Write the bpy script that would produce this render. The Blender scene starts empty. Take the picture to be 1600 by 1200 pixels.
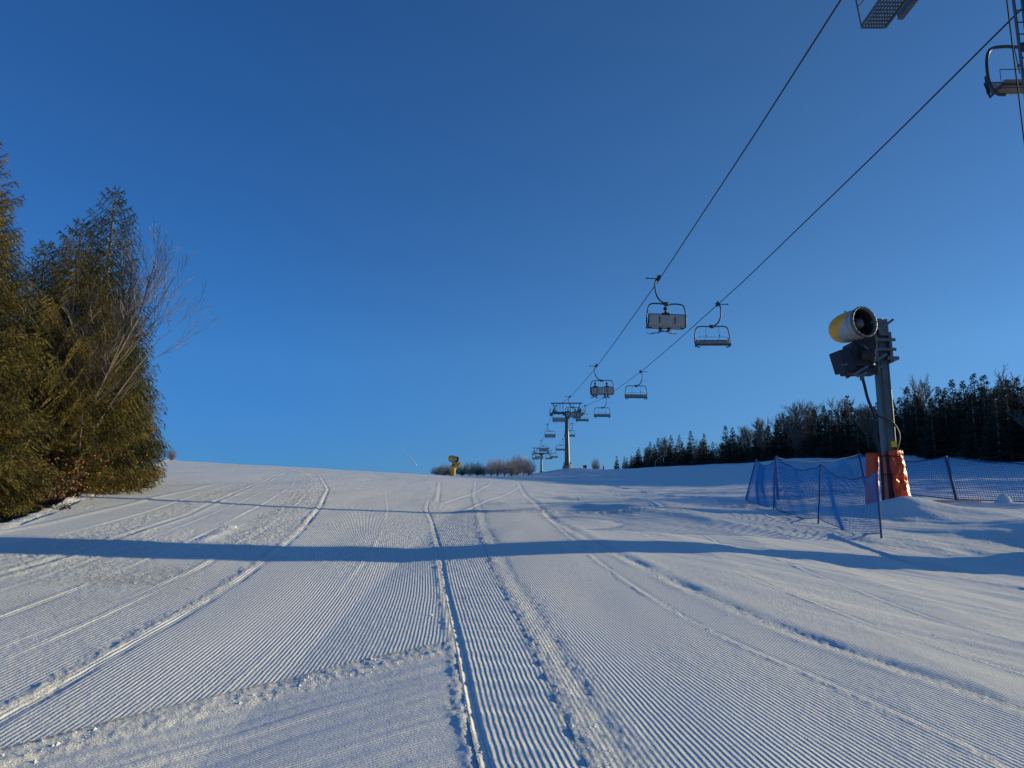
import bpy, math, random
import numpy as np
from mathutils import Vector, Matrix
R = math.radians
SC = bpy.context.scene
COL = SC.collection

# ------------------------------------------------------------------ camera, sky, sun, exposure
# the eye of the camera is the origin of the scene; the snow under it lies 1.6 m lower
cam = bpy.data.cameras.new('camera')
cam.sensor_width = 36.0
cam.lens = 27.05
cam.clip_start = 0.05
cam.clip_end = 20000
co = bpy.data.objects.new('camera', cam)
COL.objects.link(co)
co.location = (0, 0, 0)
co.rotation_euler = (R(100), 0, 0)
SC.camera = co

SKYK = 1.05
SUN_AZ, SUN_EL = 74.0, 10.2
world = bpy.data.worlds.new('World')
SC.world = world
world.use_nodes = True
wn = world.node_tree
sky = wn.nodes.new('ShaderNodeTexSky')
sky.sky_type = 'NISHITA'
sky.sun_disc = False
sky.sun_elevation = R(SUN_EL)
sky.sun_rotation = R(SUN_AZ)
sky.altitude = 1200
sky.air_density = 1.0
sky.dust_density = 0.0
sky.ozone_density = 3.0
bg = wn.nodes['Background']
# clear winter air: the sky's blue is deeper than the model's, a little paler towards the sun
wtc = wn.nodes.new('ShaderNodeTexCoord')
wdot = wn.nodes.new('ShaderNodeVectorMath'); wdot.operation = 'DOT_PRODUCT'
wdot.inputs[1].default_value = (math.sin(R(SUN_AZ)) * math.cos(R(SUN_EL)), math.cos(R(SUN_AZ)) * math.cos(R(SUN_EL)), math.sin(R(SUN_EL)))
wn.links.new(wtc.outputs['Generated'], wdot.inputs[0])
wr = wn.nodes.new('ShaderNodeValToRGB')
wr.color_ramp.elements[0].position = 0.0; wr.color_ramp.elements[0].color = (.24, .54, .87, 1)
wr.color_ramp.elements[1].position = 0.62; wr.color_ramp.elements[1].color = (.345, .52, .67, 1)
e3 = wr.color_ramp.elements.new(0.84); e3.color = (.36, .52, .67, 1)
e4 = wr.color_ramp.elements.new(1.0); e4.color = (1.0, .80, .58, 1)
wn.links.new(wdot.outputs['Value'], wr.inputs['Fac'])
wsep = wn.nodes.new('ShaderNodeSeparateXYZ'); wn.links.new(wtc.outputs['Generated'], wsep.inputs[0])
wh = wn.nodes.new('ShaderNodeValToRGB')
wh.color_ramp.elements[0].position = 0.04; wh.color_ramp.elements[0].color = (.62, .66, .84, 1)
wh.color_ramp.elements[1].position = 0.20; wh.color_ramp.elements[1].color = (1, 1, 1, 1)
wn.links.new(wsep.outputs['Z'], wh.inputs['Fac'])
def wmul(a, b):
    q = wn.nodes.new('ShaderNodeMix'); q.data_type = 'RGBA'; q.blend_type = 'MULTIPLY'; q.inputs['Factor'].default_value = 1
    wn.links.new(a, q.inputs['A']); wn.links.new(b, q.inputs['B']); return q.outputs['Result']
wn.links.new(wmul(wmul(sky.outputs[0], wr.outputs[0]), wh.outputs[0]), bg.inputs[0])
bg.inputs[1].default_value = 0.15 * SKYK
sl = bpy.data.lights.new('sun', 'SUN')
sl.energy = 3.85
sl.angle = R(0.5)
sl.color = (1.0, 0.89, 0.55)
so = bpy.data.objects.new('sun', sl)
COL.objects.link(so)
SD = Vector((math.sin(R(SUN_AZ)) * math.cos(R(SUN_EL)), math.cos(R(SUN_AZ)) * math.cos(R(SUN_EL)), math.sin(R(SUN_EL))))
so.rotation_euler = SD.to_track_quat('Z', 'Y').to_euler()
so.location = SD * 300
SC.view_settings.view_transform = 'Standard'
SC.view_settings.look = 'None'
SC.view_settings.exposure = 0.3
SC.view_settings.gamma = 1

# ------------------------------------------------------------------ materials
def mat(name, col, rough=0.6, metal=0.0, var=0.15, nscale=6.0, bump=0.0, bscale=40.0, translucent=0.0, col2=None):
    m = bpy.data.materials.new(name)
    m.use_nodes = True
    nt = m.node_tree
    p = nt.nodes['Principled BSDF']
    p.inputs['Roughness'].default_value = rough
    p.inputs['Metallic'].default_value = metal
    tc = nt.nodes.new('ShaderNodeTexCoord')
    n = nt.nodes.new('ShaderNodeTexNoise')
    n.inputs['Scale'].default_value = nscale
    n.inputs['Detail'].default_value = 5
    nt.links.new(tc.outputs['Object'], n.inputs['Vector'])
    cr = nt.nodes.new('ShaderNodeValToRGB')
    c2 = col2 or tuple(min(1, c * (1 + var)) for c in col)
    c1 = tuple(c * (1 - var) for c in col)
    cr.color_ramp.elements[0].position = 0.3
    cr.color_ramp.elements[1].position = 0.7
    cr.color_ramp.elements[0].color = (*c1, 1)
    cr.color_ramp.elements[1].color = (*c2, 1)
    nt.links.new(n.outputs['Fac'], cr.inputs['Fac'])
    nt.links.new(cr.outputs['Color'], p.inputs['Base Color'])
    if bump:
        n2 = nt.nodes.new('ShaderNodeTexNoise')
        n2.inputs['Scale'].default_value = bscale
        n2.inputs['Detail'].default_value = 4
        nt.links.new(tc.outputs['Object'], n2.inputs['Vector'])
        b = nt.nodes.new('ShaderNodeBump')
        b.inputs['Distance'].default_value = bump
        nt.links.new(n2.outputs['Fac'], b.inputs['Height'])
        nt.links.new(b.outputs['Normal'], p.inputs['Normal'])
    return m

M = dict(
    steel=mat('galvanised steel', (.13, .14, .15), .5, .5, .2, 8),
    tube=mat('painted pylon steel', (.10, .11, .115), .42, .4, .22, 3),
    dark=mat('dark machinery', (.018, .02, .024), .65, .1, .3, 9),
    rubber=mat('black rubber', (.015, .015, .017), .6, 0, .2, 9),
    rope=mat('wire rope', (.03, .03, .035), .6, .5, .2, 30),
    chairpaint=mat('chair frame paint', (.05, .06, .075), .45, .4, .2, 9),
    slat=mat('grey seat slats', (.40, .37, .32), .6, 0, .15, 5),
    pad=mat('seat cushion', (.20, .16, .14), .7, 0, .2, 5),
    blue=mat('blue plastic net', (.02, .24, .58), .5, 0, .2, 4),
    bluepost=mat('blue post plastic', (.005, .045, .19), .45, 0, .2, 4),
    orange=mat('orange tarpaulin', (.80, .075, .012), .36, 0, .15, 3, .03, 9),
    yellow=mat('yellow gun paint', (.88, .40, .01), .4, 0, .08, 3),
    white=mat('white gun paint', (.38, .38, .36), .4, 0, .08, 3),
    cabinet=mat('dark blue cabinet paint', (.008, .018, .035), .7, 0, .2, 4),
    bark=mat('grey brown bark', (.16, .12, .085), .9, 0, .45, 7, .02, 25),
    palebark=mat('pale birch bark', (.17, .135, .095), .85, 0, .4, 9, .01, 30),
    twig=mat('bare brown twigs', (.15, .115, .095), .9, 0, .3, 2),
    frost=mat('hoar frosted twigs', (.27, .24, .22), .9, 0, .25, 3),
    fartwig=mat('bare twigs tinted sunlit pink', (.60, .40, .29), .9, 0, .3, .6),  # pink glow of the low sun is put into this twig colour
    larch=mat('orange brown larch twigs', (.16, .085, .04), .9, 0, .3, 1.2),
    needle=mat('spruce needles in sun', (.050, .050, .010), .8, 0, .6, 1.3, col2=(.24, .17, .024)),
    needle2=mat('dark spruce needles', (.050, .060, .016), .8, 0, .4, 1.5),
    farneedle=mat('far spruce needles', (.022, .032, .018), .8, 0, .4, .5),
    brownleaf=mat('withered beech leaves', (.24, .075, .025), .8, 0, .5, 3, col2=(.42, .18, .06)),
    concrete=mat('tower concrete', (.25, .25, .24), .85, 0, .2, 3),
    jacket_red=mat('dark red jacket cloth', (.10, .02, .025), .8, 0, .2, 9),
    jacket_blue=mat('dark blue jacket cloth', (.02, .035, .09), .8, 0, .2, 9),
    jacket_black=mat('black jacket cloth', (.02, .02, .024), .8, 0, .2, 9),
    trouser=mat('dark ski trousers', (.015, .016, .022), .8, 0, .2, 9),
    skin=mat('skin', (.52, .33, .25), .6, 0, .08, 9),
    plastic=mat('black boot plastic', (.02, .02, .022), .35, 0, .2, 9),
    skired=mat('ski top sheet', (.03, .03, .04), .6, 0, .2, 9),
    helmetw=mat('pale hat wool', (.03, .03, .05), .7, 0, .2, 9),
    sticker=mat('yellow warning sticker', (.8, .55, .03), .5, 0, .05, 9),
    trail=mat('contrail vapour', (.9, .9, .92), 1, 0, .02, .01),
    log=mat('dead wood', (.07, .05, .035), .95, 0, .4, 6, .02, 20),
    pinknet=mat('faded orange net', (.60, .26, .24), .6, 0, .1, 4),
    brownpad=mat('orange brown plastic', (.35, .14, .05), .5, 0, .1, 4),
)

# ------------------------------------------------------------------ mesh helpers
class MB:
    def __init__(s):
        s.v = []; s.f = []
    def box(s, c, d, rot=None):
        n = len(s.v)
        for i in range(8):
            p = Vector(((i & 1) - .5, ((i >> 1) & 1) - .5, ((i >> 2) & 1) - .5))
            p = Vector((p.x * d[0], p.y * d[1], p.z * d[2]))
            if rot is not None: p = rot @ p
            s.v.append(tuple(p + Vector(c)))
        for f in ((0, 2, 3, 1), (4, 5, 7, 6), (0, 1, 5, 4), (2, 6, 7, 3), (0, 4, 6, 2), (1, 3, 7, 5)):
            s.f.append(tuple(n + i for i in f))
        return s
    def bar(s, a, b, w, h=None):
        a = Vector(a); b = Vector(b); h = h or w
        d = b - a
        q = d.to_track_quat('Z', 'Y').to_matrix()
        return s.box((a + b) / 2, (w, h, d.length), q)
    def tube(s, pts, r, n=8, cap=True):
        pts = [Vector(p) for p in pts]
        if not hasattr(r, '__len__'): r = [r] * len(pts)
        base = len(s.v)
        t0 = (pts[1] - pts[0]).normalized()
        up = Vector((0, 0, 1)) if abs(t0.z) < .9 else Vector((1, 0, 0))
        x = t0.cross(up).normalized()
        for i, p in enumerate(pts):
            t = (pts[min(i + 1, len(pts) - 1)] - pts[max(i - 1, 0)])
            if t.length < 1e-9: t = t0
            t = t.normalized()
            x = (x - t * x.dot(t))
            x = x.normalized() if x.length > 1e-6 else t.orthogonal().normalized()
            y = t.cross(x)
            for k in range(n):
                a = 2 * math.pi * k / n
                s.v.append(tuple(p + (x * math.cos(a) + y * math.sin(a)) * r[i]))
        for i in range(len(pts) - 1):
            for k in range(n):
                a = base + i * n + k; b = base + i * n + (k + 1) % n
                s.f.append((a, b, b + n, a + n))
        if cap:
            s.f.append(tuple(base + k for k in reversed(range(n))))
            e = base + (len(pts) - 1) * n
            s.f.append(tuple(e + k for k in range(n)))
        return s
    def lathe(s, prof, o, axis, n=32):
        # prof: (distance along axis, radius)
        o = Vector(o); ax = Vector(axis).normalized()
        x = ax.orthogonal().normalized(); y = ax.cross(x)
        base = len(s.v)
        for (d, r) in prof:
            for k in range(n):
                a = 2 * math.pi * k / n
                s.v.append(tuple(o + ax * d + (x * math.cos(a) + y * math.sin(a)) * r))
        for i in range(len(prof) - 1):
            for k in range(n):
                a = base + i * n + k; b = base + i * n + (k + 1) % n
                s.f.append((a, b, b + n, a + n))
        return s
    def ball(s, c, r, n=10, sc=(1, 1, 1)):
        base = len(s.v); m = n // 2 + 1
        for i in range(m + 1):
            t = math.pi * i / m
            for k in range(n):
                a = 2 * math.pi * k / n
                s.v.append((c[0] + r * sc[0] * math.sin(t) * math.cos(a), c[1] + r * sc[1] * math.sin(t) * math.sin(a), c[2] + r * sc[2] * math.cos(t)))
        for i in range(m):
            for k in range(n):
                a = base + i * n + k; b = base + i * n + (k + 1) % n
                s.f.append((a, a + n, b + n, b))
        return s
    def mesh(s, name, m, smooth=False):
        me = bpy.data.meshes.new(name)
        me.from_pydata(s.v, [], s.f)
        me.materials.append(m)
        if smooth: me.shade_smooth()
        me.update()
        return me
    def build(s, name, m, parent=None, smooth=False):
        o = bpy.data.objects.new(name, s.mesh(name, m, smooth))
        COL.objects.link(o)
        o.parent = parent
        return o

def quads_mesh(name, V, m, k=4, mats=None, midx=None):
    """V: (n*k,3) array of unshared polygons with k corners"""
    me = bpy.data.meshes.new(name)
    nv = len(V); nf = nv // k
    me.vertices.add(nv); me.vertices.foreach_set('co', V.astype(np.float32).ravel())
    me.loops.add(nv); me.loops.foreach_set('vertex_index', np.arange(nv, dtype=np.int32))
    me.polygons.add(nf); me.polygons.foreach_set('loop_start', np.arange(0, nv, k, dtype=np.int32))
    me.polygons.foreach_set('loop_total', np.full(nf, k, dtype=np.int32))
    me.materials.append(m)
    me.update(calc_edges=True)
    return me

def tag(o, label, cat, group=None, kind=None):
    if label: o['label'] = label
    if cat: o['category'] = cat
    if group: o['group'] = group
    if kind: o['kind'] = kind
    return o

def thing(name, label, cat, loc=(0, 0, 0), rz=0, group=None):
    o = bpy.data.objects.new(name, None)
    COL.objects.link(o)
    o.location = loc; o.rotation_euler = (0, 0, rz)
    o.empty_display_size = .2
    return tag(o, label, cat, group)

def linkmesh(name, me, parent=None, loc=(0, 0, 0)):
    o = bpy.data.objects.new(name, me)
    COL.objects.link(o)
    o.parent = parent; o.location = loc
    return o

def copy_tree(o, parent=None):
    c = o.copy()
    COL.objects.link(c)
    c.parent = parent
    for ch in o.children: copy_tree(ch, c)
    return c

def smooth_path(P, n=6):
    P = [Vector(p) for p in P]; out = []
    for i in range(len(P) - 1):
        p0 = P[max(i - 1, 0)]; p1 = P[i]; p2 = P[i + 1]; p3 = P[min(i + 2, len(P) - 1)]
        for k in range(n):
            t = k / n
            out.append(.5 * ((2 * p1) + (p2 - p0) * t + (2 * p0 - 5 * p1 + 4 * p2 - p3) * t * t + (3 * p1 - p0 - 3 * p2 + p3) * t ** 3))
    out.append(P[-1])
    return out

# ------------------------------------------------------------------ terrain
HP = [(1.85,112,.70),(10.56,150,3.13),(10.41,262,10.51),(28.49,215,8.19),(39.38,190,8.12),(46.05,150,6.94),(51.89,125,6.42),(56.69,105,6.11),(59.79,90,5.59),
 (27.48,95,1.47),(31.64,85,2.0),(14.88,26,.73),(14.55,32,.97),(29.71,45,1.52),(28.1,50,1.72),(11.08,22.5,.46),(7.48,22.5,.31),(7.77,20,.15),(14.44,22,.71)]
HP += [(a, b, 0.) for a, b in [(0,0),(-10,5),(10,5),(-6,10),(6,10),(0,15),(9,14),(-12,20),(0,25),(-20,40),(0,50),(0,75),(-25,70),(-40,100),(-10,100),(6,40),(10,60),(12,76),(-40,30),(-60,150),(-20,160),(20,-10),(-20,-10),(20,8),(3,30),(-5,85)]]
HP = np.array(HP); HS = 30.
def _K(r):
    r = r / HS
    return np.where(r > 0, r * r * np.log(r + 1e-12), 0)
_p = HP[:, :2]; _n = len(_p)
_A = np.zeros((_n + 3, _n + 3))
_A[:_n, :_n] = _K(np.linalg.norm(_p[:, None] - _p[None], axis=2)) + np.eye(_n) * 2e-3
_A[:_n, _n] = 1; _A[:_n, _n + 1:] = _p / HS; _A[_n, :_n] = 1; _A[_n + 1:, :_n] = _p.T / HS
_w = np.linalg.solve(_A, np.r_[HP[:, 2], 0, 0, 0])
EY = np.array([-30, 0, 6, 11.5, 13.8, 18.3, 29, 40, 55, 81, 120, 200.])
EX = np.array([-7, -7, -7.1, -7.6, -8.35, -10.1, -14.4, -18.7, -25, -36.2, -50, -70.])
def edge_x(y): return np.interp(y, EY, EX)
MOUNDS = [  # x, y, height, radius x, radius y, sharpness
 (11.2, 22.35, .30, 1.0, .75, 2), (11.9, 21.7, .16, 1.5, .9, 2), (10.7, 150, .8, 5.5, 4.5, 2), (15.75, 24.9, .34, .22, .25, 3),
 (13.0, 25.0, .12, .7, .5, 2), (12.6, 17.5, .30, 2.6, 1.6, 2), (14.6, 16.0, .35, 2.5, 1.8, 2),
 (17.0, 21.0, .2, 3.0, 1.2, 2), (42, 118, 1.0, 9, 6, 2), (50, 104, .9, 8, 5, 2), (60, 95, .8, 7, 5, 2)]
def terrain(x, y):
    x = np.asarray(x, float); y = np.asarray(y, float)
    h = _w[_n] + _w[_n + 1] * x / HS + _w[_n + 2] * y / HS
    for i in range(_n): h = h + _w[i] * _K(np.hypot(x - _p[i, 0], y - _p[i, 1]))
    far = np.clip((np.hypot(x, y) - 330) / 500, 0, 1)
    yy = np.clip(y, -60, 330); xx = np.clip(x, -200, 200)
    h = np.clip(h, -3, 14)
    z = -1.6 + .0915 * yy - .055 * xx - .00025 * yy * yy + h
    z = z - far * 60
    # the passes differ in cross slope: the middle lanes lean away from the low sun
    tilt = np.interp(x, [-20, -9, -3.2, -1.5, 0, 3, 4.6, 6.8, 9, 20], [0, .08, .01, 0, .10, .27, .25, .06, 0, 0])
    z = z + tilt * np.clip((34 - y) / 20, 0, 1) * np.clip((y + 4) / 4, 0, 1)
    ex = edge_x(y)
    t = np.clip((ex - x) / (1.0 + .02 * np.abs(y)), 0, 1)
    z = z - (1.0 + .015 * np.clip(y, 0, 120)) * t * (1.6 - .6 * t)
    for (mx, my, mh, rx, ry, sh) in MOUNDS:
        q = np.sqrt(((x - mx) / rx) ** 2 + ((y - my) / ry) ** 2)
        z = z + mh * np.exp(-np.power(q, sh))
    return z
def T(x, y): return float(terrain(np.array([x]), np.array([y]))[0])

# --- seams between the groomer's passes (x along y)
YS = np.linspace(-5, 120, 2501)
def seam(pts):
    a = np.array(pts); a = a[np.argsort(a[:, 1])]
    y0, x0 = a[:, 1], a[:, 0]
    s0 = (x0[1] - x0[0]) / (y0[1] - y0[0]); s1 = (x0[-1] - x0[-2]) / (y0[-1] - y0[-2])
    xs = np.interp(YS, y0, x0)
    xs = np.where(YS < y0[0], x0[0] + s0 * (YS - y0[0]), xs); xs = np.where(YS > y0[-1], x0[-1] + s1 * (YS - y0[-1]), xs)
    k = np.exp(-np.linspace(-2, 2, 41) ** 2); k /= k.sum()
    xs = np.convolve(np.pad(xs, 20, mode='reflect', reflect_type='odd'), k, 'valid')
    return lambda y: np.interp(y, YS, xs)
L1 = seam([(-.19,4.1),(-.25,4.5),(-.37,5.56),(-.5,6.6),(-.79,8.88),(-1.15,12.12),(-1.84,17.54),(-2.26,20.4),(-2.9,27),(-4.2,40),(-7,60)])
L2 = seam([(-2.7,3.0),(-2.74,4.36),(-2.77,5.11),(-2.83,6.39),(-2.97,8.19),(-3.24,10.5),(-3.7,13.64),(-4.84,19.6),(-6.9,29),(-10.5,42.4),(-14.5,53)])
L3 = seam([(.33,4.1),(.26,4.8),(.18,5.67),(.06,6.96),(-.14,8.7),(-.3,10.5),(-.69,15.3),(-1.12,22.6),(-1.6,30),(-2.5,50)])
L4 = seam([(2.3,4.0),(2.17,4.69),(2.0,5.31),(1.72,6.12),(1.5,7.05),(1.33,8.42),(1.12,10.45),(.91,13.96),(.75,20)])
L5 = seam([(3.1,4.4),(2.95,4.9),(2.69,5.6),(2.45,6.2),(2.23,7.0),(1.99,8.26),(1.68,10.4),(1.29,13.25),(.97,16.9),(.8,22),(.6,40)])
L6 = seam([(-5.1,6),(-5.14,7.95),(-5.2,9.15),(-5.51,11.26),(-6.03,14.72),(-7.63,21.54),(-11.79,38.5),(-13.84,47)])
L7 = seam([(-7.1,9),(-7.2,12),(-7.9,16),(-9.2,22),(-13,38),(-15,47)])
CX = np.array([-9, -2.45, -2.0, -1.62, -1.12, -.47, 0]); CY = np.array([2.0, 3.93, 4.55, 5.05, 5.62, 6.2, 6.5])

rng = np.random.RandomState(7)
_LAT = rng.rand(256, 256)
def vnoise(x, y, s=0):
    x = x + s * 17.31; y = y + s * 9.77
    xi = np.floor(x).astype(int); yi = np.floor(y).astype(int)
    fx = x - xi; fy = y - yi
    fx = fx * fx * (3 - 2 * fx); fy = fy * fy * (3 - 2 * fy)
    g = lambda a, b: _LAT[a & 255, b & 255]
    return ((g(xi, yi) * (1 - fx) + g(xi + 1, yi) * fx) * (1 - fy) + (g(xi, yi + 1) * (1 - fx) + g(xi + 1, yi + 1) * fx) * fy) * 2 - 1
def G(d, w): return np.exp(-(d / w) ** 2)
def band(d, a, b, s):  # soft 1 between a and b
    return np.clip((d - a) / s + .5, 0, 1) * np.clip((b - d) / s + .5, 0, 1)

def surface(x, y):
    """fine relief of the groomed snow; returns dz, stripe phase, stripe strength, roughness"""
    l1, l2, l3, l4, l5, l6, l7 = L1(y), L2(y), L3(y), L4(y), L5(y), L6(y), L7(y)
    near = (y > 0) & (y < 75)
    pitch = .030
    cy = np.interp(x, CX, CY)
    inC = (y < cy) & (x < l1)
    d1, d2, d3, d4, d5, d6 = x - l1, x - l2, x - l3, x - l4, x - l5, x - l6
    wob = vnoise(x * .8, y * .5, 3)
    n_mid = vnoise(x * 3.1, y * .9, 5)
    ph = np.where(x > l5, d5 / pitch, np.where(x > l3, (x - l3) / (l5 - l3 + 1e-6) * 2.5 / pitch, np.where(x > l1, d1 / .033, np.where(x > l2, d2 / pitch, d2 / .033))))
    ph = np.where(x < l6, d6 / .035, ph)
    ph = np.where(inC, (y - cy) / .03, ph)
    amp = np.where(x > l5, np.clip(1.25 - .20 * d5 + .35 * n_mid, .08, 1.1) , np.where(x > l3, 1.2 + .2 * n_mid, np.where(x > l1, 1.45, np.where(x > l2, 1.0 + .15 * n_mid, .42 + .3 * n_mid))))
    amp = np.where((x < l2) & (x > l6) & (y > 9), amp * np.clip(1 - (y - 9) / 5, .2, 1), amp)
    amp = np.where(x < l6, .15 + .12 * n_mid, amp)
    amp = np.where((x < l2) & (x > l6) & (y < 11), np.clip(.95 - .25 * np.abs(d2), .3, 1), amp)
    amp = np.where(inC, .45 + .3 * n_mid, amp)
    rough = .10 + .08 * vnoise(x * 1.3, y * .6, 11)
    # crumb bands
    rl = lambda d, a, b, s, k, sd: k * band(d + .05 * vnoise(y * 2.3, y * 0 + sd, sd), a, b, s)
    r = rl(d1, -.08, .01, .05, .45, 1)
    r = np.maximum(r, rl(d3, -.03, .12, .1, .5, 2))
    r = np.maximum(r, rl(d3, .02, .35, .25, .4, 2))
    r = np.maximum(r, rl(d2, -.12, .02, .05, .6, 13))
    r = np.maximum(r, rl(d2, -1.05 + .0 * y, -.12, .25, .75, 3) * np.clip((y - 8) / 5, .25, 1))
    r = np.maximum(r, rl(d4, -.03, .04, .04, .42, 4) * (y < 24))
    r = np.maximum(r, rl(d5, -.14, .03, .08, .4, 5) * (y < 30))
    r = np.maximum(r, rl(d6, -.75, -.2, .3, .7, 6))
    r = np.maximum(r,   .5 * band(y - cy + .05 * vnoise(x * 3, y * 0, 77), -.40, .02, .1) * (x < l1))
    # patches of crumbs inside lanes
    pn = vnoise(x * .9, y * .33, 21)
    r = np.maximum(r, np.clip((pn - .35) * 1.6, 0, .6) * (x < 9))
    ctr = band(x, -2.6, -.4, .5) * band(y, 9.5, 20, 3)
    r = np.maximum(r, .45 * ctr)
    edge = np.clip((x - edge_x(y)) / .5, -1, 1)
    r = np.maximum(r, band(x - edge_x(y), -3.5, .25, .25))
    jr = (x > 7.0) & (y > 14)
    r = np.maximum(r, np.where(jr, .55 + .3 * vnoise(x * .5, y * .5, 31), 0))
    r = np.maximum(r, .8 * band(y - (19.8 + .02 * x), -.35, .4, .3) * band(x, -1.4, 3.6, .5))
    rough = np.clip(np.maximum(rough, r) * near * np.where(jr, .5, 1), 0.03, 1)
    amp = amp * (1 - .85 * np.clip(r, 0, 1)) * near * np.clip((68 - y) / 30, 0, 1)
    amp = np.where(jr, amp * .1, amp)
    # lane 1-3 transverse clods
    lane13 = band(d1, .03, 1.2, .03) * (x < l3)
    # heights
    und = .030 * vnoise(x * .33, y * .11, 41) + .014 * vnoise(x * .9, y * .2, 42) + .006 * vnoise(x * 2.2, y * .5, 43)
    dz = und * 1.0
    for (ln, off, am) in ((l2, -.6, .005), (l2, -1.35, .006), (l2, -1.9, .004), (l2, .95, .003), (l6, -.9, .006), (l6, 1.5, .005), (l5, .8, .006), (l5, 1.7, .008), (l5, 2.9, .007), (l5, 4.3, .008)):
        dd = x - ln - off - (.05 * off * np.clip(y - 4, 0, 40)) * (off > 0) * (off != 1.5)
        dz += am * (G(dd, .03) - .8 * G(dd - .06, .03)) * np.clip(vnoise(y * .6, x * 0, int(off * 10) % 90) + .7, 0, 1) * np.clip((50 - y) / 20, 0, 1)
    var = .65 + .35 * vnoise(y * 1.7, x * 0, 50)
    dz += (.007 * G(d1 + .035, .035) * (.6 + .4 * vnoise(y * 5, x * 0, 51)) - .008 * G(d1 - .035, .028)) * np.clip((30 - y) / 10, .25, 1)
    dz += (.007 * G(d2 + .04, .05) - .011 * G(d2 - .05, .04)) * (.35 + .65 * np.clip(vnoise(y * 3.3, x * 0, 49) + .6, 0, 1)) * (1 + .5 * np.clip((y - 9) / 10, 0, 1)) + .006 * G(d2 + .55, .3)
    dz += (.007 * G(d3 - .05, .07) - .005 * G(d3 - .2, .06)) * var
    dz += (.004 * G(d4, .035) - .004 * G(d4 - .06, .035)) * (y < 24) * var
    dz += (-.017 * G(d5 + .02, .085) + .006 * G(d5 + .17, .06) + .006 * G(d5 - .16, .09)) * var * (.4 + .6 * np.clip(vnoise(y * 1.9, x * 0, 47) + .6, 0, 1))
    dz += (.011 * G(d6, .05) + .007 * G(d6 + .20, .05) - .008 * G(d6 + .10, .045)) * (.5 + .5 * np.clip(vnoise(y * 2.1, x * 0, 48) + .5, 0, 1))
    dz += .012 * G(x - l7, .08) * (y < 30)
    dg = np.clip((x - l5 - .2) / 1.2, 0, 1) * np.clip((45 - y) / 15, 0, 1)
    dz += dg * (.10 * vnoise((x + .8 * y) * .42, (x - y) * .10, 44) + .028 * vnoise((x + .75 * y) * 1.3, (x - y) * .2, 45) + .009 * vnoise((x + .75 * y) * 4.2, (x - y) * .35, 46))
    dz += .028 * G(d6 - 1.0 - .05 * vnoise(y, y * 0, 9), .12) * band(y, 11.3, 13.8, .4) * (.5 + .5 * vnoise(x * 6, y * 4, 8))
    dz += np.where(inC, -.006 + .007 * vnoise(x * .6, (y - cy) * 5, 101) + .004 * vnoise(x * 1.5, (y - cy) * 14, 102), 0) + .010 * band(y - cy, -.35, .0, .12) * (x < l1)
    dz += .05 * G(y - (19.8 + .02 * x) - .05 * vnoise(x * 2, y * 0, 12), .30) * band(x, -1.4, 3.6, .6)
    # crossing ski tracks far up the slope
    for (xa, ya, xb, yb) in ((-2.1, 23.6, -1.3, 48), (-1.3, 20, .4, 45), (-2.4, 24, -4.2, 44), (4.2, 22, 5.4, 42)):
        t = np.clip((y - ya) / (yb - ya), 0, 1)
        dd = x - (xa + (xb - xa) * t)
        dz += (.008 * G(dd, .06) - .008 * G(dd - .14, .05)) * band(y, ya, yb, 1)
    # old footprints and ski scratches on the right
    dz += .02 * vnoise(x * .8 + y * .35, y * .22 - x * .1, 61) * np.clip((x - l5) / 3, 0, 1)
    dz += np.where(jr, .045 * vnoise(x * .7, y * .45, 71) + .012 * vnoise(x * 2.2, y * 1.6, 72), 0)
    off = (x < edge_x(y) + .3)
    dz += np.where(off, .07 * vnoise(x * .8, y * .6, 81) + .03 * vnoise(x * 2.3, y * 2, 82), 0)
    dz += .05 * G(x - edge_x(y) - .05 - .12 * vnoise(y * .9, y * 0, 83), .16) * (.45 + .55 * vnoise(x * 2.5, y * 1.8, 84))
    dz += rough * (.006 * vnoise(x * 9, y * 7, 91) + .006 * vnoise(x * 19, y * 15, 92) + .005 * vnoise(x * 41, y * 33, 93))
    dz += lane13 * .006 * vnoise(x * 5, y * 14, 94)
    hill = np.clip((y - 60) / 30, 0, 1)
    dz += hill * (.10 * vnoise(x * .25, y * .08, 95) + .05 * vnoise(x * .9, y * .3, 96)) * (x > 0)
    fade = np.clip((260 - np.hypot(x, y)) / 60, 0, 1)
    dirt = np.clip(G(x + 4.2, .9) * G(y - 8.2, 1.3) * (.6 + .6 * vnoise(x * 2, y * 3, 99)), 0, 1)
    return dz * fade, ph, amp * fade, rough, dirt

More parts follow.
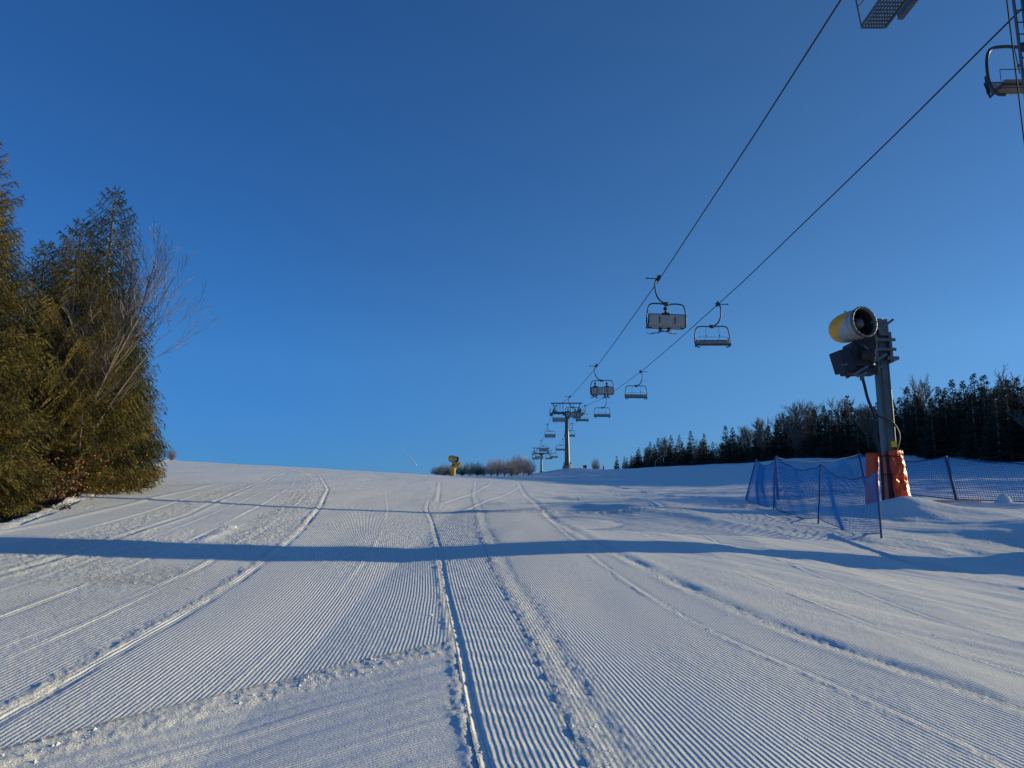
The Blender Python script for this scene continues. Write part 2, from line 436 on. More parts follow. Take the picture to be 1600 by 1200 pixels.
def make_ground():
    az = np.concatenate([np.linspace(-180, -45, 55)[:-1], np.linspace(-45, -37, 30)[:-1], np.linspace(-37, 37, 1250)[:-1], np.linspace(37, 45, 30)[:-1], np.linspace(45, 180, 55)[:-1]])
    rr = [.4]
    while rr[-1] < 2500:
        r_ = rr[-1]
        k = .06 if r_ < 3.4 else (.0042 if r_ < 30 else (.006 if r_ < 110 else (.012 if r_ < 300 else .08)))
        rr.append(r_ * (1 + k))
    rr = np.array(rr)
    A, RR = np.meshgrid(np.radians(az), rr)
    X = (RR * np.sin(A)).ravel(); Y = (RR * np.cos(A)).ravel()
    Z = terrain(X, Y)
    dz, ph, amp, rough, dirt = surface(X, Y)
    Z = Z + dz
    na, nr = len(az), len(rr)
    V = np.stack([X, Y, Z], 1)
    V = np.vstack([V, [[0, 0, T(0, 0)]]]).astype(np.float32)
    i, j = np.meshgrid(np.arange(nr - 1), np.arange(na), indexing='ij')
    j2 = (j + 1) % na
    F = np.stack([i * na + j, i * na + j2, (i + 1) * na + j2, (i + 1) * na + j], -1).reshape(-1, 4)[:, ::-1]
    tri = np.stack([np.full(na, nr * na), (np.arange(na) + 1) % na, np.arange(na)], 1)
    me = bpy.data.meshes.new('snow_slope')
    me.vertices.add(len(V)); me.vertices.foreach_set('co', V.ravel())
    loops = np.concatenate([F.ravel(), tri.ravel()]).astype(np.int32)
    me.loops.add(len(loops)); me.loops.foreach_set('vertex_index', loops)
    ls = np.concatenate([np.arange(len(F)) * 4, len(F) * 4 + np.arange(len(tri)) * 3]).astype(np.int32)
    lt = np.concatenate([np.full(len(F), 4), np.full(len(tri), 3)]).astype(np.int32)
    me.polygons.add(len(ls)); me.polygons.foreach_set('loop_start', ls); me.polygons.foreach_set('loop_total', lt)
    me.update(calc_edges=True)
    for nm, arr in (('stripe', ph), ('amp', amp), ('rough', rough), ('dirt', dirt)):
        at = me.attributes.new(nm, 'FLOAT', 'POINT')
        at.data.foreach_set('value', np.append(arr, 0).astype(np.float32))
    me.shade_smooth()
    m = bpy.data.materials.new('groomed snow'); m.use_nodes = True
    nt = m.node_tree; N = nt.nodes.new; Lk = nt.links.new
    p = nt.nodes['Principled BSDF']
    p.inputs['Roughness'].default_value = .55
    p.inputs['Specular IOR Level'].default_value = .3
    tc = N('ShaderNodeTexCoord')
    def attr(n):
        a = N('ShaderNodeAttribute'); a.attribute_name = n; return a.outputs['Fac']
    def math_(op, a, b=None):
        q = N('ShaderNodeMath'); q.operation = op
        for k, v in enumerate((a, b)):
            if v is None: continue
            if isinstance(v, (int, float)): q.inputs[k].default_value = v
            else: Lk(v, q.inputs[k])
        return q.outputs[0]
    def noise(sc, det=3, rough_=.6):
        q = N('ShaderNodeTexNoise'); q.inputs['Scale'].default_value = sc; q.inputs['Detail'].default_value = det
        q.inputs['Roughness'].default_value = rough_
        Lk(tc.outputs['Object'], q.inputs['Vector']); return q.outputs['Fac']
    s = math_('SINE', math_('MULTIPLY', math_('ADD', attr('stripe'), math_('MULTIPLY', noise(6, 3), .4)), 2 * math.pi))
    brk = math_('ADD', math_('MULTIPLY', noise(13, 5, .75), 1.6), math_('MULTIPLY', math_('SUBTRACT', noise(1.6, 4, .65), .4), 1.3))
    ridge = math_('MULTIPLY', math_('MULTIPLY', s, attr('amp')), math_('MULTIPLY', brk, RIDGE))
    fine = math_('MULTIPLY', math_('SUBTRACT', noise(70, 4, .7), .5), math_('ADD', math_('MULTIPLY', attr('rough'), .020), .005))
    mid = math_('MULTIPLY', math_('SUBTRACT', noise(16, 3), .5), math_('MULTIPLY', attr('rough'), .05))
    h = math_('ADD', math_('ADD', ridge, fine), mid)
    b = N('ShaderNodeBump'); b.inputs['Distance'].default_value = 1.0; b.inputs['Strength'].default_value = 1.0
    Lk(h, b.inputs['Height']); Lk(b.outputs['Normal'], p.inputs['Normal'])
    mx = N('ShaderNodeMix'); mx.data_type = 'RGBA'
    mx.inputs['A'].default_value = (.85, .82, .775, 1); mx.inputs['B'].default_value = (.52, .46, .38, 1)
    Lk(math_('MULTIPLY', attr('dirt'), .55), mx.inputs['Factor'])
    Lk(mx.outputs['Result'], p.inputs['Base Color'])
    me.materials.append(m)
    o = bpy.data.objects.new('snow_slope', me)
    COL.objects.link(o)
    tag(o, 'groomed snow piste with corduroy ridges rising to the hill crest', 'snow', kind='structure')
RIDGE = .0030
make_ground()

# crumbs of snow along the seams
def snow_crumbs():
    r = np.random.RandomState(3); P = []
    def add(fn, n, y0, y1, w, off, smax):
        y = np.exp(r.uniform(math.log(y0), math.log(y1), n)); x = fn(y) + off + r.normal(0, w, n)
        P.append(np.stack([x, y, r.uniform(.35, 1, n) ** 2 * smax], 1))
    add(L1, 900, 3.6, 22, .05, -.05, .011); add(L3, 1300, 3.6, 22, .07, .08, .011); add(L4, 300, 3.8, 18, .05, 0, .012)
    add(L5, 500, 4, 20, .08, -.15, .012); add(L2, 1200, 8, 26, .35, -.55, .016); add(lambda y: edge_x(y), 700, 8, 45, .14, .02, .035)
    add(lambda y: L6(y) + 1.0, 130, 11.3, 13.9, .09, 0, .03)
    x = r.uniform(-2.6, -.4, 1500); P.append(np.stack([x, np.interp(x, CX, CY) - .2 + r.normal(0, .13, 1500), r.uniform(.3, 1, 1500) ** 2 * .012], 1))
    x = r.uniform(-6, 6, 1500); y = r.uniform(3.8, 12, 1500); P.append(np.stack([x, y, r.uniform(.2, 1, 1500) ** 3 * .009], 1))
    x = r.uniform(7.5, 20, 400); y = r.uniform(15, 30, 400); P.append(np.stack([x, y, r.uniform(.2, 1, 400) ** 3 * .028], 1))
    P = np.vstack(P)
    P = P[vnoise(P[:, 0] * 1.9, P[:, 1] * 1.3, 5) + .5 * vnoise(P[:, 0] * 6, P[:, 1] * 5, 6) > -.12]
    P[:, 2] *= .45 + 1.5 * r.rand(len(P)) ** 5
    z = terrain(P[:, 0], P[:, 1]) + surface(P[:, 0], P[:, 1])[0]
    oct_ = np.array([(1,0,0),(0,1,0),(-1,0,0),(0,-1,0),(0,0,1)], float)
    fc = [(0,1,4),(1,2,4),(2,3,4),(3,0,4)]
    C = oct_[None] * P[:, 2][:, None, None] * r.uniform(.55, 1.2, (len(P), 5, 1)) * np.array([1, 1, .8]) + r.normal(0, .12, (len(P), 5, 3)) * P[:, 2][:, None, None]
    C[:, :4, 2] -= P[:, 2][:, None] * .25
    C += np.stack([P[:, 0], P[:, 1], z], 1)[:, None]
    V = np.concatenate([C[:, list(f)] for f in fc], 1).reshape(-1, 3)
    me = quads_mesh('snow_crumbs', V, mat('crumbled snow', (.85, .83, .79), .6, 0, .02, 5), 3)
    o = linkmesh('snow_crumbs', me)
    tag(o, 'loose crumbs of snow scattered along the grooming seams', 'snow crumbs', kind='stuff')
snow_crumbs()

# ------------------------------------------------------------------ vegetation
def unit(a): return a / (np.linalg.norm(a, axis=-1, keepdims=True) + 1e-9)
def sprays(P, D, ln, wd, r):
    n = len(P)
    side = unit(np.cross(D, r.normal(size=(n, 3))))
    ln = ln[:, None]; wd = wd[:, None]
    q = np.stack([P, P + D * ln * .45 + side * wd * .5, P + D * ln, P + D * ln * .45 - side * wd * .5], 1)
    return q.reshape(-1, 3)

def spruce_meshes(name, seed, h, rad, nbr, ntw, nsp, sl, sw, nm, skirt=.04, gap=0.0, droop=.35, tp=.78, jit=.16, tpow=1.15):
    r = np.random.RandomState(seed); rnd = random.Random(seed)
    tk = MB()
    pts = [(0, 0, -1.0)] + [(.03 * rnd.uniform(-1, 1) * h * .1, .03 * rnd.uniform(-1, 1) * h * .1, h * t) for t in (0.02, .2, .4, .6, .8, .97)]
    tr = .016 * h + .03
    tk.tube(pts, [tr * 1.1, tr, tr * .85, tr * .65, tr * .45, tr * .25, tr * .06], 7)
    PS = []; DS = []; LS = []
    for b in range(nbr):
        t = skirt + (1 - skirt) * ((b + r.rand()) / nbr) ** tpow
        nw_ = max(8, int(nbr / 7)); t = min(.985, (math.floor(t * nw_) + .5 + r.uniform(-jit, jit)) / nw_)
        if r.rand() < gap: continue
        z0 = t * h
        L = rad * (1 - t) ** tp * r.uniform(.72, 1.18) * (.65 + .35 * min(1, t / .12)) + .03 * rad
        a = b * 2.39996 + r.uniform(-.4, .4)
        d = np.array([math.cos(a), math.sin(a), 0.])
        rise = .45 * t ** 2 - droop * (1 - t) * r.uniform(.6, 1.4)
        def pos(s): return d * (L * s) + np.array([0, 0, 1]) * (z0 + L * (rise * s + .22 * s ** 3))
        if L > .35 * rad or True:
            tk.tube([pos(s) for s in (0, .5, .95)], [tr * .16 * (1 - t) + .006, tr * .1 * (1 - t) + .004, .003], 3, False)
        m = max(3, int(ntw * L / rad))
        for k in range(m):
            s = .12 + .88 * (k + r.rand() * .7) / m
            side = np.array([-d[1], d[0], 0]) * (1 if k % 2 else -1)
            tl = L * (.42 * (1 - s) + .10) * r.uniform(.7, 1.2) + sl * .4
            td = unit(side * .8 + d * .75 + np.array([0, 0, -.35 + r.uniform(-.25, .15)]))
            p0 = pos(s)
            q = max(1, int(nsp * (tl / (.35 * rad) + .3)))
            u = r.rand(q)
            P = p0 + td * (tl * u[:, None]) + np.array([0, 0, -1]) * (tl * .35 * u[:, None] ** 2)
            D = unit(td + np.array([0, 0, -.35]) + r.normal(0, .30, (q, 3)))
            PS.append(P); DS.append(D)
        q = max(2, int(nsp * 1.2))
        u = .4 + .6 * r.rand(q)
        PS.append(np.array([pos(x) for x in u])); DS.append(unit(d + np.array([0, 0, .2]) + r.normal(0, .3, (q, 3))))
    P = np.vstack(PS); D = np.vstack(DS); n = len(P)
    zf = 1 - .5 * np.clip(P[:, 2] / h, 0, 1)
    V = sprays(P, D, sl * r.uniform(.4, 1.5, n) * zf, sw * r.uniform(.5, 1.4, n) * zf, r)
    # leader
    tip = sprays(np.tile([[0, 0, h * .93]], (14, 1)) + np.array([0, 0, 1]) * r.rand(14, 1) * h * .05, unit(np.array([0, 0, 1]) + r.normal(0, .22, (14, 3))), np.full(14, sl * .9), np.full(14, sw * .6), r)
    me = quads_mesh(name + '_crown', np.vstack([V, tip]), nm)
    return tk.mesh(name + '_trunk', M['bark'], True), me

def bare_meshes(name, seed, h, spread, depth, kids, rbase, tm, cm, lean=(0, 0), rmin=.004, trunkfrac=.3, frost=None):
    rnd = random.Random(seed)
    tk = MB(); cr = MB(); fr = MB()
    def grow(p, d, L, r_, dep):
        d = d.normalized()
        pts = [p]; q = p.copy(); dd = d.copy(); ns = 4 if dep < 2 else 3
        for i in range(ns):
            dd = (dd + Vector((rnd.gauss(0, .10), rnd.gauss(0, .10), rnd.gauss(.05, .07)))).normalized()
            q = q + dd * (L / ns); pts.append(q.copy())
        r1 = max(r_ * .5, rmin * .7)
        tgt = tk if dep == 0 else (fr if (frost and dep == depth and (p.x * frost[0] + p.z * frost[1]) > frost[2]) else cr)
        tgt.tube(pts, [max(rmin, r_ + (r1 - r_) * i / ns) for i in range(ns + 1)], 6 if dep == 0 else 3, False)
        if dep >= depth: return
        nk = kids[dep]
        for k in range(nk):
            s = (trunkfrac if dep == 0 else .15) + (1 - (trunkfrac if dep == 0 else .15)) * (k + rnd.random()) / nk
            i = min(ns - 1, int(s * ns)); f = s * ns - i
            pp = pts[i].lerp(pts[i + 1], f)
            az_ = rnd.uniform(0, 2 * math.pi)
            o = dd.orthogonal().normalized(); o.rotate(Matrix.Rotation(az_, 3, dd))
            nd = dd * rnd.uniform(.55, 1.0) + o * spread * rnd.uniform(.6, 1.2) + Vector((0, 0, .18))
            grow(pp, nd, L * rnd.uniform(.38, .62) * (1.15 - .45 * s), max(rmin, r_ * (1 - .5 * s) * .5), dep + 1)
    grow(Vector((0, 0, -.8)), Vector((lean[0], lean[1], 1)), h, rbase, 0)
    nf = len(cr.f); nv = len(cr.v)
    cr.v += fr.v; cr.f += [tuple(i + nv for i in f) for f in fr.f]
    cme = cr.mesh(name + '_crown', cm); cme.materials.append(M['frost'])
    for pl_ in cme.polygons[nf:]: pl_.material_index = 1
    return [tk.mesh(name + '_trunk', tm, True), cme]

def plant(name, meshes, x, y, label, cat, group=None, rz=0, sc=1.0, dz=0, names=('trunk', 'crown')):
    t = thing(name, label, cat, (x, y, T(x, y) + dz), rz, group)
    t.scale = (sc, sc, sc) if not hasattr(sc, '__len__') else sc
    for nm_, me in zip(names, meshes): linkmesh(nm_, me, t)
    return t

# -- left edge of the piste
spA = spruce_meshes('tall_spruce', 11, 8.6, 2.1, 190, 44, 58, .12, .0145, M['needle'], .09)
spB = spruce_meshes('dense_spruce', 12, 9.6, 2.2, 210, 34, 40, .14, .021, M['needle2'], .03, 0, .35, .62, .16, .85)
spC = spruce_meshes('broad_spruce', 13, 7.0, 2.7, 190, 46, 58, .12, .0145, M['needle'], .15, .06, .20, .50)
spD = spruce_meshes('small_spruce', 14, 4.2, 1.25, 100, 26, 40, .11, .014, M['needle'], .03)
GL = 'spruces along the left edge of the piste'
plant('spruce', spA, -10.25, 14.1, 'tallest sunlit spruce cut off by the left edge of the photo', 'tree', GL, 0.3, (.95, .95, .97))
plant('spruce', spB, -11.9, 20.2, 'dark green spruce top rising behind the bare birch, left one of two tops', 'tree', GL, 1.0, (.9, .9, .88))
plant('spruce', spB, -11.6, 21.2, 'dark green spruce top rising behind the bare birch, right one of two tops', 'tree', GL, 3.0, (.85, .85, .95))
plant('spruce', spC, -11.35, 19.2, 'broad olive green spruce in the sun around the leaning birch', 'tree', GL, 2.0, (.78, .78, 1.03))
plant('spruce', spC, -11.9, 21.2, 'olive green spruce whose top stands right behind the leaning birch', 'tree', GL, 5.3, (.78, .78, 1.0))
plant('spruce', spC, -12.3, 22.8, 'olive green spruce with branches reaching right over the snow bank', 'tree', GL, 4.1, (.70, .70, .9))
plant('spruce', spD, -13.4, 26.6, 'small spruce at the right end of the left tree row', 'tree', GL, .5, (1.2, 1.2, 1.1))
plant('spruce', spD, -10.3, 18.3, 'young spruce low in front of the leaning birch', 'tree', GL, 2.5, (.7, .7, .55))
FG = 'spruces in the shade behind the left tree row'
for (x, y, s, rz) in ((-13.2, 18.5, .9, 0), (-15.5, 21.5, 1.0, 1), (-16.5, 26, 1.0, 2), (-15.6, 25.0, .8, 3), (-12.6, 16.4, .8, 4), (-17.5, 31, .75, 5)):
    plant('spruce', spB, x, y, 'shaded spruce half hidden behind the front trees of the left row', 'tree', FG, rz, s)
birch = bare_meshes('birch', 31, 8.0, .40, 4, (16, 7, 5, 3), .09, M['palebark'], M['twig'], (.20, .05), .0045, .25, (1, .45, 3.6))
plant('bare_birch', birch, -11.7, 19.0, 'leaning leafless birch with frosted twigs among the left spruces', 'tree', None, 0, (.72, .72, .86))
birch2 = bare_meshes('thin_birch', 33, 7.2, .46, 4, (16, 6, 5, 3), .055, M['palebark'], M['twig'], (.18, .1), .0045, .3, (1, .3, 2.6))
plant('bare_birch', birch2, -12.1, 20.4, 'thin leafless tree whose frosted twigs stick out right of the left trees', 'tree', None, 0, (.7, .7, .78))
def leaf_shrub(seed, h, w, n):
    st = bare_meshes('shrub%d' % seed, seed, h, .9, 3, (12, 6, 4), .02, M['twig'], M['twig'], (0, 0), .005, .1)
    r = np.random.RandomState(seed)
    P = np.clip(r.normal(0, 1, (n, 3)), -1.6, 1.6) * np.array([w, w, h * .28]) + np.array([0, 0, h * .45])
    P[:, 2] = np.abs(P[:, 2])
    D = unit(r.normal(size=(n, 3)))
    V = sprays(P, D, r.uniform(.05, .09, n), r.uniform(.03, .05, n), r)
    return st + [quads_mesh('leaves', V, M['brownleaf'])]
sh1 = leaf_shrub(41, 1.7, .65, 900)
for i, (x, y, s) in enumerate(((-9.75, 16.6, .8), (-10.5, 18.0, 1.0), (-11.3, 20.4, 1.1), (-10.4, 16.5, .9), (-12.1, 22.6, 1.0), (-11.0, 19.4, .8))):
    plant('beech_shrub', sh1, x, y, ('low shrub with withered red brown leaves beneath the left spruces'), 'shrub', 'brown leaved shrubs under the left trees', i * 1.3, s, names=('stem', 'twigs', 'leaves'))
m = MB(); x0, y0 = -9.0, 13.0
m.tube([(0, 0, .05), (.6, .35, .28), (1.15, .75, .42), (1.5, 1.1, .60)], [.06, .05, .035, .015], 7)
lg = m.build('fallen_branch', M['log'], None, True); lg.location = (x0 + .25, y0 - .6, T(x0 + .25, y0 - .6) + .05); lg.scale = (.5,) * 3
tag(lg, 'dark fallen branch on the snow at the lower left edge', 'branch')
m = MB().tube([(0, 0, -.3), (.02, 0, .25), (.0, .03, .5)], [.16, .13, .12], 9)
lg = m.build('tree_stump', M['log'], None, True); lg.location = (-9.35, 14.3, T(-9.35, 14.3) + .1)
tag(lg, 'dark broken stump in the snow under the left spruces', 'stump')

# -- forest on the right hillside
FS = [spruce_meshes('forest_spruce_%d' % i, 50 + i, 10, rd, nb, 12, 14, .27, .10, M['farneedle'], .0, .02, .32, 1.0, 1.2) for i, (rd, nb) in enumerate(((2.0, 150), (2.4, 160), (1.8, 140), (2.2, 150)))]
FB = [bare_meshes('forest_bare_%d' % i, 60 + i, 7.2, .55, 3, (16, 9, 7), .11, M['twig'], mm, (.03, .02), .018, .2) for i, mm in enumerate((M['twig'], M['larch'], M['fartwig']))]
C_, S_, F_ = math.cos(R(10)), math.sin(R(10)), 1202.
def at_px(px, yd):  # ground x at bearing px for distance yd
    x = (px - 800) / F_ * yd * 1.0
    for _ in range(4):
        z = T(x, yd); x = (px - 800) / F_ * (yd * C_ + z * S_)
    return x
def need_h(px, py, yd):
    r = ((600 - py) / F_); k = yd / (C_ - S_ * r)
    return k * (S_ + C_ * r)
rnd = random.Random(5)
def depth_of(px): return float(np.interp(px, [955, 1050, 1130, 1200, 1300, 1450, 1600, 1800, 2100], [215, 188, 165, 148, 125, 105, 90, 84, 78]))
front = [ # px, top py, kind
 (964,712,'s'),(976,713,'s'),(987,711,'s'),(999,699,'s'),(1010,705,'b'),(1017,690,'s'),(1030,684,'s'),(1043,681,'b'),(1050,680,'s'),(1063,679,'s'),(1081,673,'s'),(1092,684,'b'),(1102,677,'s'),(1115,690,'s'),(1122,690,'b'),
 (1136,664,'s'),(1147,668,'s'),(1158,664,'b'),(1170,668,'b'),(1187,656,'s'),(1203,650,'b'),(1220,656,'s'),(1233,640,'b'),(1250,628,'b'),(1266,622,'b'),(1277,640,'s'),(1292,633,'s'),(1303,640,'s'),(1313,618,'b'),
 (1331,618,'s'),(1345,634,'b'),(1356,630,'b'),(1372,634,'s'),(1390,618,'s'),(1400,622,'s'),(1413,620,'s'),(1426,603,'s'),(1440,618,'s'),(1450,616,'b'),(1462,592,'l'),(1476,603,'s'),(1486,605,'s'),(1498,592,'s'),(1515,594,'s'),(1533,583,'s'),(1549,585,'s'),(1560,600,'b'),(1570,589,'l'),(1587,593,'s'),(1602,590,'s'),(1620,588,'s'),(1640,584,'s')]
n_named = {964: 'leftmost small dark spruce of the forest on the right hillside', 999: 'pointed dark spruce near the left end of the hillside forest',
 1081: 'tall pointed spruce left of the gap in the hillside forest', 1136: 'slim spruce just right of the gap in the hillside forest', 1187: 'dark spruce standing before the bare trees of the hillside forest',
 1331: 'dark spruce seen just left of the snow gun mast', 1426: 'pointed spruce seen just right of the snow gun mast', 1462: 'orange brown larch top in the right part of the hillside forest', 1220: 'narrow dark spruce amid the grey bare trees of the hillside forest', 1570: 'orange brown larch near the right end of the hillside forest'}
def forest_tree(px, py, kind, dy=0, named=None, row=0):
    yd = depth_of(px) + dy
    x = at_px(px, yd)
    h = need_h(px, py, yd) - T(x, yd)
    if h < 2: return
    i = rnd.randrange(4)
    if kind == 's':
        ms = FS[i]; s = h / 10.0; lab = 'dark spruce in the dense forest on the shaded right hillside'; g = 'spruces of the hillside forest'
        plant('spruce', ms, x, yd, named or lab, 'tree', None if named else g, rnd.uniform(0, 6), (s * rnd.uniform(1.15, 1.6), s * rnd.uniform(1.15, 1.6), s))
    else:
        ms = FB[1] if kind == 'l' else FB[0]; s = h / 9.0
        plant('bare_tree', ms, x, yd, named or 'leafless grey brown tree amid the spruces of the hillside forest', 'tree', None if named else 'bare trees of the hillside forest', rnd.uniform(0, 6), s)
for (px, py, k) in front:
    forest_tree(px, py, k, rnd.uniform(-2, 2), n_named.get(px))
for row in range(1, 4):
    px = 972 + row * 8
    while px < 1660:
        tp = float(np.interp(px, [964, 1017, 1081, 1120, 1136, 1187, 1250, 1331, 1426, 1500, 1600, 1700], [715, 694, 684, 697, 678, 668, 640, 632, 618, 604, 600, 598]))
        gapf = 1118 < px < 1130
        if not gapf:
            forest_tree(px, tp + rnd.uniform(0, 14), 's' if rnd.random() < .90 else 'b', (-4 if row == 3 else 7 * row) + rnd.uniform(-2, 2), None, row)
        px += rnd.uniform(15, 22) * (.62 if px < 1160 else (.9 if px < 1250 else 1.2))
# dense undergrowth hems the forest
def shade_trees():
    r = random.Random(9)
    k = 0
    for (x, y, h) in [(x, y, h) for x, y, h in SHADE]:
        s = h / 10.0
        plant('spruce', FS[k % 4], x + r.uniform(-1.5, 1.5), y + r.uniform(-1.5, 1.5), 'spruce of the forest continuing beyond the right edge of the photo', 'tree', 'spruces beyond the right edge of the photo', r.uniform(0, 6), (s * 1.3, s * 1.3, s))
        k += 1
SHADE = []
for k in range(44):
    SHADE.append((66 + (k % 4) * 7 + (k // 4) * 3.0, 86 + (k // 4) * 4 - (k % 4) * 2 - (k // 4) * 3, 9.5))
for k in range(26):
    SHADE.append((46 + (k % 2) * 6 + k * .55, 40 + k * 1.8, 7.0))
shade_trees()
bush_sp = spruce_meshes('undergrowth', 71, 4, 2.4, 60, 8, 4, .5, .18, M['farneedle'], .01, .0, .3)
px = 1010
while px < 1650:
    yd = depth_of(px) - 3
    x = at_px(px, yd)
    plant('young_spruce', bush_sp, x, yd, 'low dark young spruce at the front foot of the hillside forest', 'tree', 'young spruces hemming the hillside forest', rnd.uniform(0, 6), (rnd.uniform(.9, 1.3), rnd.uniform(.9, 1.3), rnd.uniform(.6, 1.0)), -.3)
    px += rnd.uniform(9, 15)

# -- trees peeking over the crest
def dome_meshes(name, seed, m):
    r = random.Random(seed); tk = MB(); cr = MB()
    for k in range(5): tk.tube([(r.uniform(-.1, .1), r.uniform(-.1, .1), -.5), (r.uniform(-.3, .3), r.uniform(-.3, .3), 1.5)], [.09, .05], 5)
    for k in range(230):
        a = r.uniform(0, 6.283); e = math.asin(r.uniform(.05, 1)); q = r.uniform(.75, 1.05)
        tip = Vector((math.cos(a) * math.cos(e) * 1.45 * q, math.sin(a) * math.cos(e) * 1.45 * q, .5 + 3.3 * math.sin(e) ** .8 * q))
        b_ = Vector((tip.x * .35, tip.y * .35, r.uniform(.1, 1.2)))
        mid = b_.lerp(tip, .5) + Vector((tip.x * .12, tip.y * .12, -.1))
        cr.tube([b_, mid, tip], [.018, .013, .006], 3, False)
        for j in range(2):
            p = mid.lerp(tip, r.random()); cr.tube([p, p + Vector((r.uniform(-.2, .2), r.uniform(-.2, .2), r.uniform(.3, .6)))], [.012, .006], 3, False)
    return [tk.mesh(name + '_trunk', M['twig']), cr.mesh(name + '_crown', m)]
FARB = [dome_meshes('crest_tree', 80, M['fartwig']), dome_meshes('crest_tree_b', 81, M['fartwig']), dome_meshes('crest_tree_c', 82, M['twig'])]
GC = 'bare trees behind the crest of the piste'
for i, (px, py, lab) in enumerate(((684,728,0),(694,724,0),(705,726,0),(722,724,0),(734,720,0),(746,721,0),(755,727,0),(768,716,1),(778,714,1),(788,717,1),(798,714,2),(808,708,2),(818,709,2),(827,716,2),(803,716,2))):
    yd = 118 + (i * 7) % 17
    x = at_px(px, yd); h = need_h(px, py, yd) - T(x, yd)
    plant('bare_tree', FARB[2 if (lab == 0 and i % 2) else i % 2], x, yd, ('grey brown bare tree behind the crest near the far snow gun', 'pale brown bare tree behind the crest in the middle clump', 'reddish brown bare tree behind the crest in the tallest clump')[lab], 'tree', ('bare trees by the far snow gun', 'middle clump of bare trees behind the crest', 'tallest clump of bare trees behind the crest')[lab], i * 1.1, (.9, .9, h / 3.85))
yd = 165; x = at_px(931, yd); plant('bare_shrub', FARB[0], x, yd, 'small bare grey shrub on the hill right of the near pylon', 'shrub', None, 0, .75)
x = at_px(943, yd); plant('spruce', FS[1], x, yd, 'tiny dark spruce beside the bare shrub right of the near pylon', 'tree', None, 0, .14)
yd = 66; x = at_px(268, yd); plant('bare_shrub', FARB[1], x, yd, 'faint bare shrub on the skyline right of the left trees', 'shrub', None, 0, .30)

# ------------------------------------------------------------------ chairlift
RY = np.array([-60, -20, 15.2, 26, 44, 63, 78, 110, 140, 150, 168, 197, 235, 262, 272, 330, 400.])
RZ = np.array([15.5, 14.6, 13.75, 13.75, 14.0, 14.65, 15.3, 17.4, 20.6, 21.5, 21.0, 20.45, 21.1, 23.1, 23.6, 24.5, 21])
_ys = np.linspace(-60, 400, 2301); _zs = np.interp(_ys, RY, RZ); _k = np.exp(-np.linspace(-2, 2, 31) ** 2); _k /= _k.sum()
_zs = np.convolve(np.pad(_zs, 15, mode='edge'), _k, 'valid')
def rope_z(y): return float(np.interp(y, _ys, _zs))
def xc(y): return 11.4 - .0048 * (y - 15)
for s, lab in ((-1, 'left haul rope of the chairlift carrying the uphill chairs'), (1, 'right haul rope of the chairlift carrying the returning empty chairs')):
    m = MB(); ys = np.concatenate([np.linspace(-15, 160, 120), np.linspace(162, 395, 60)])
    m.tube([(xc(y) + s * 2.55, y, rope_z(y)) for y in ys], .026, 8)
    tag(m.build('haul_rope', M['rope'], None, True), lab, 'cable', 'haul ropes of the chairlift')

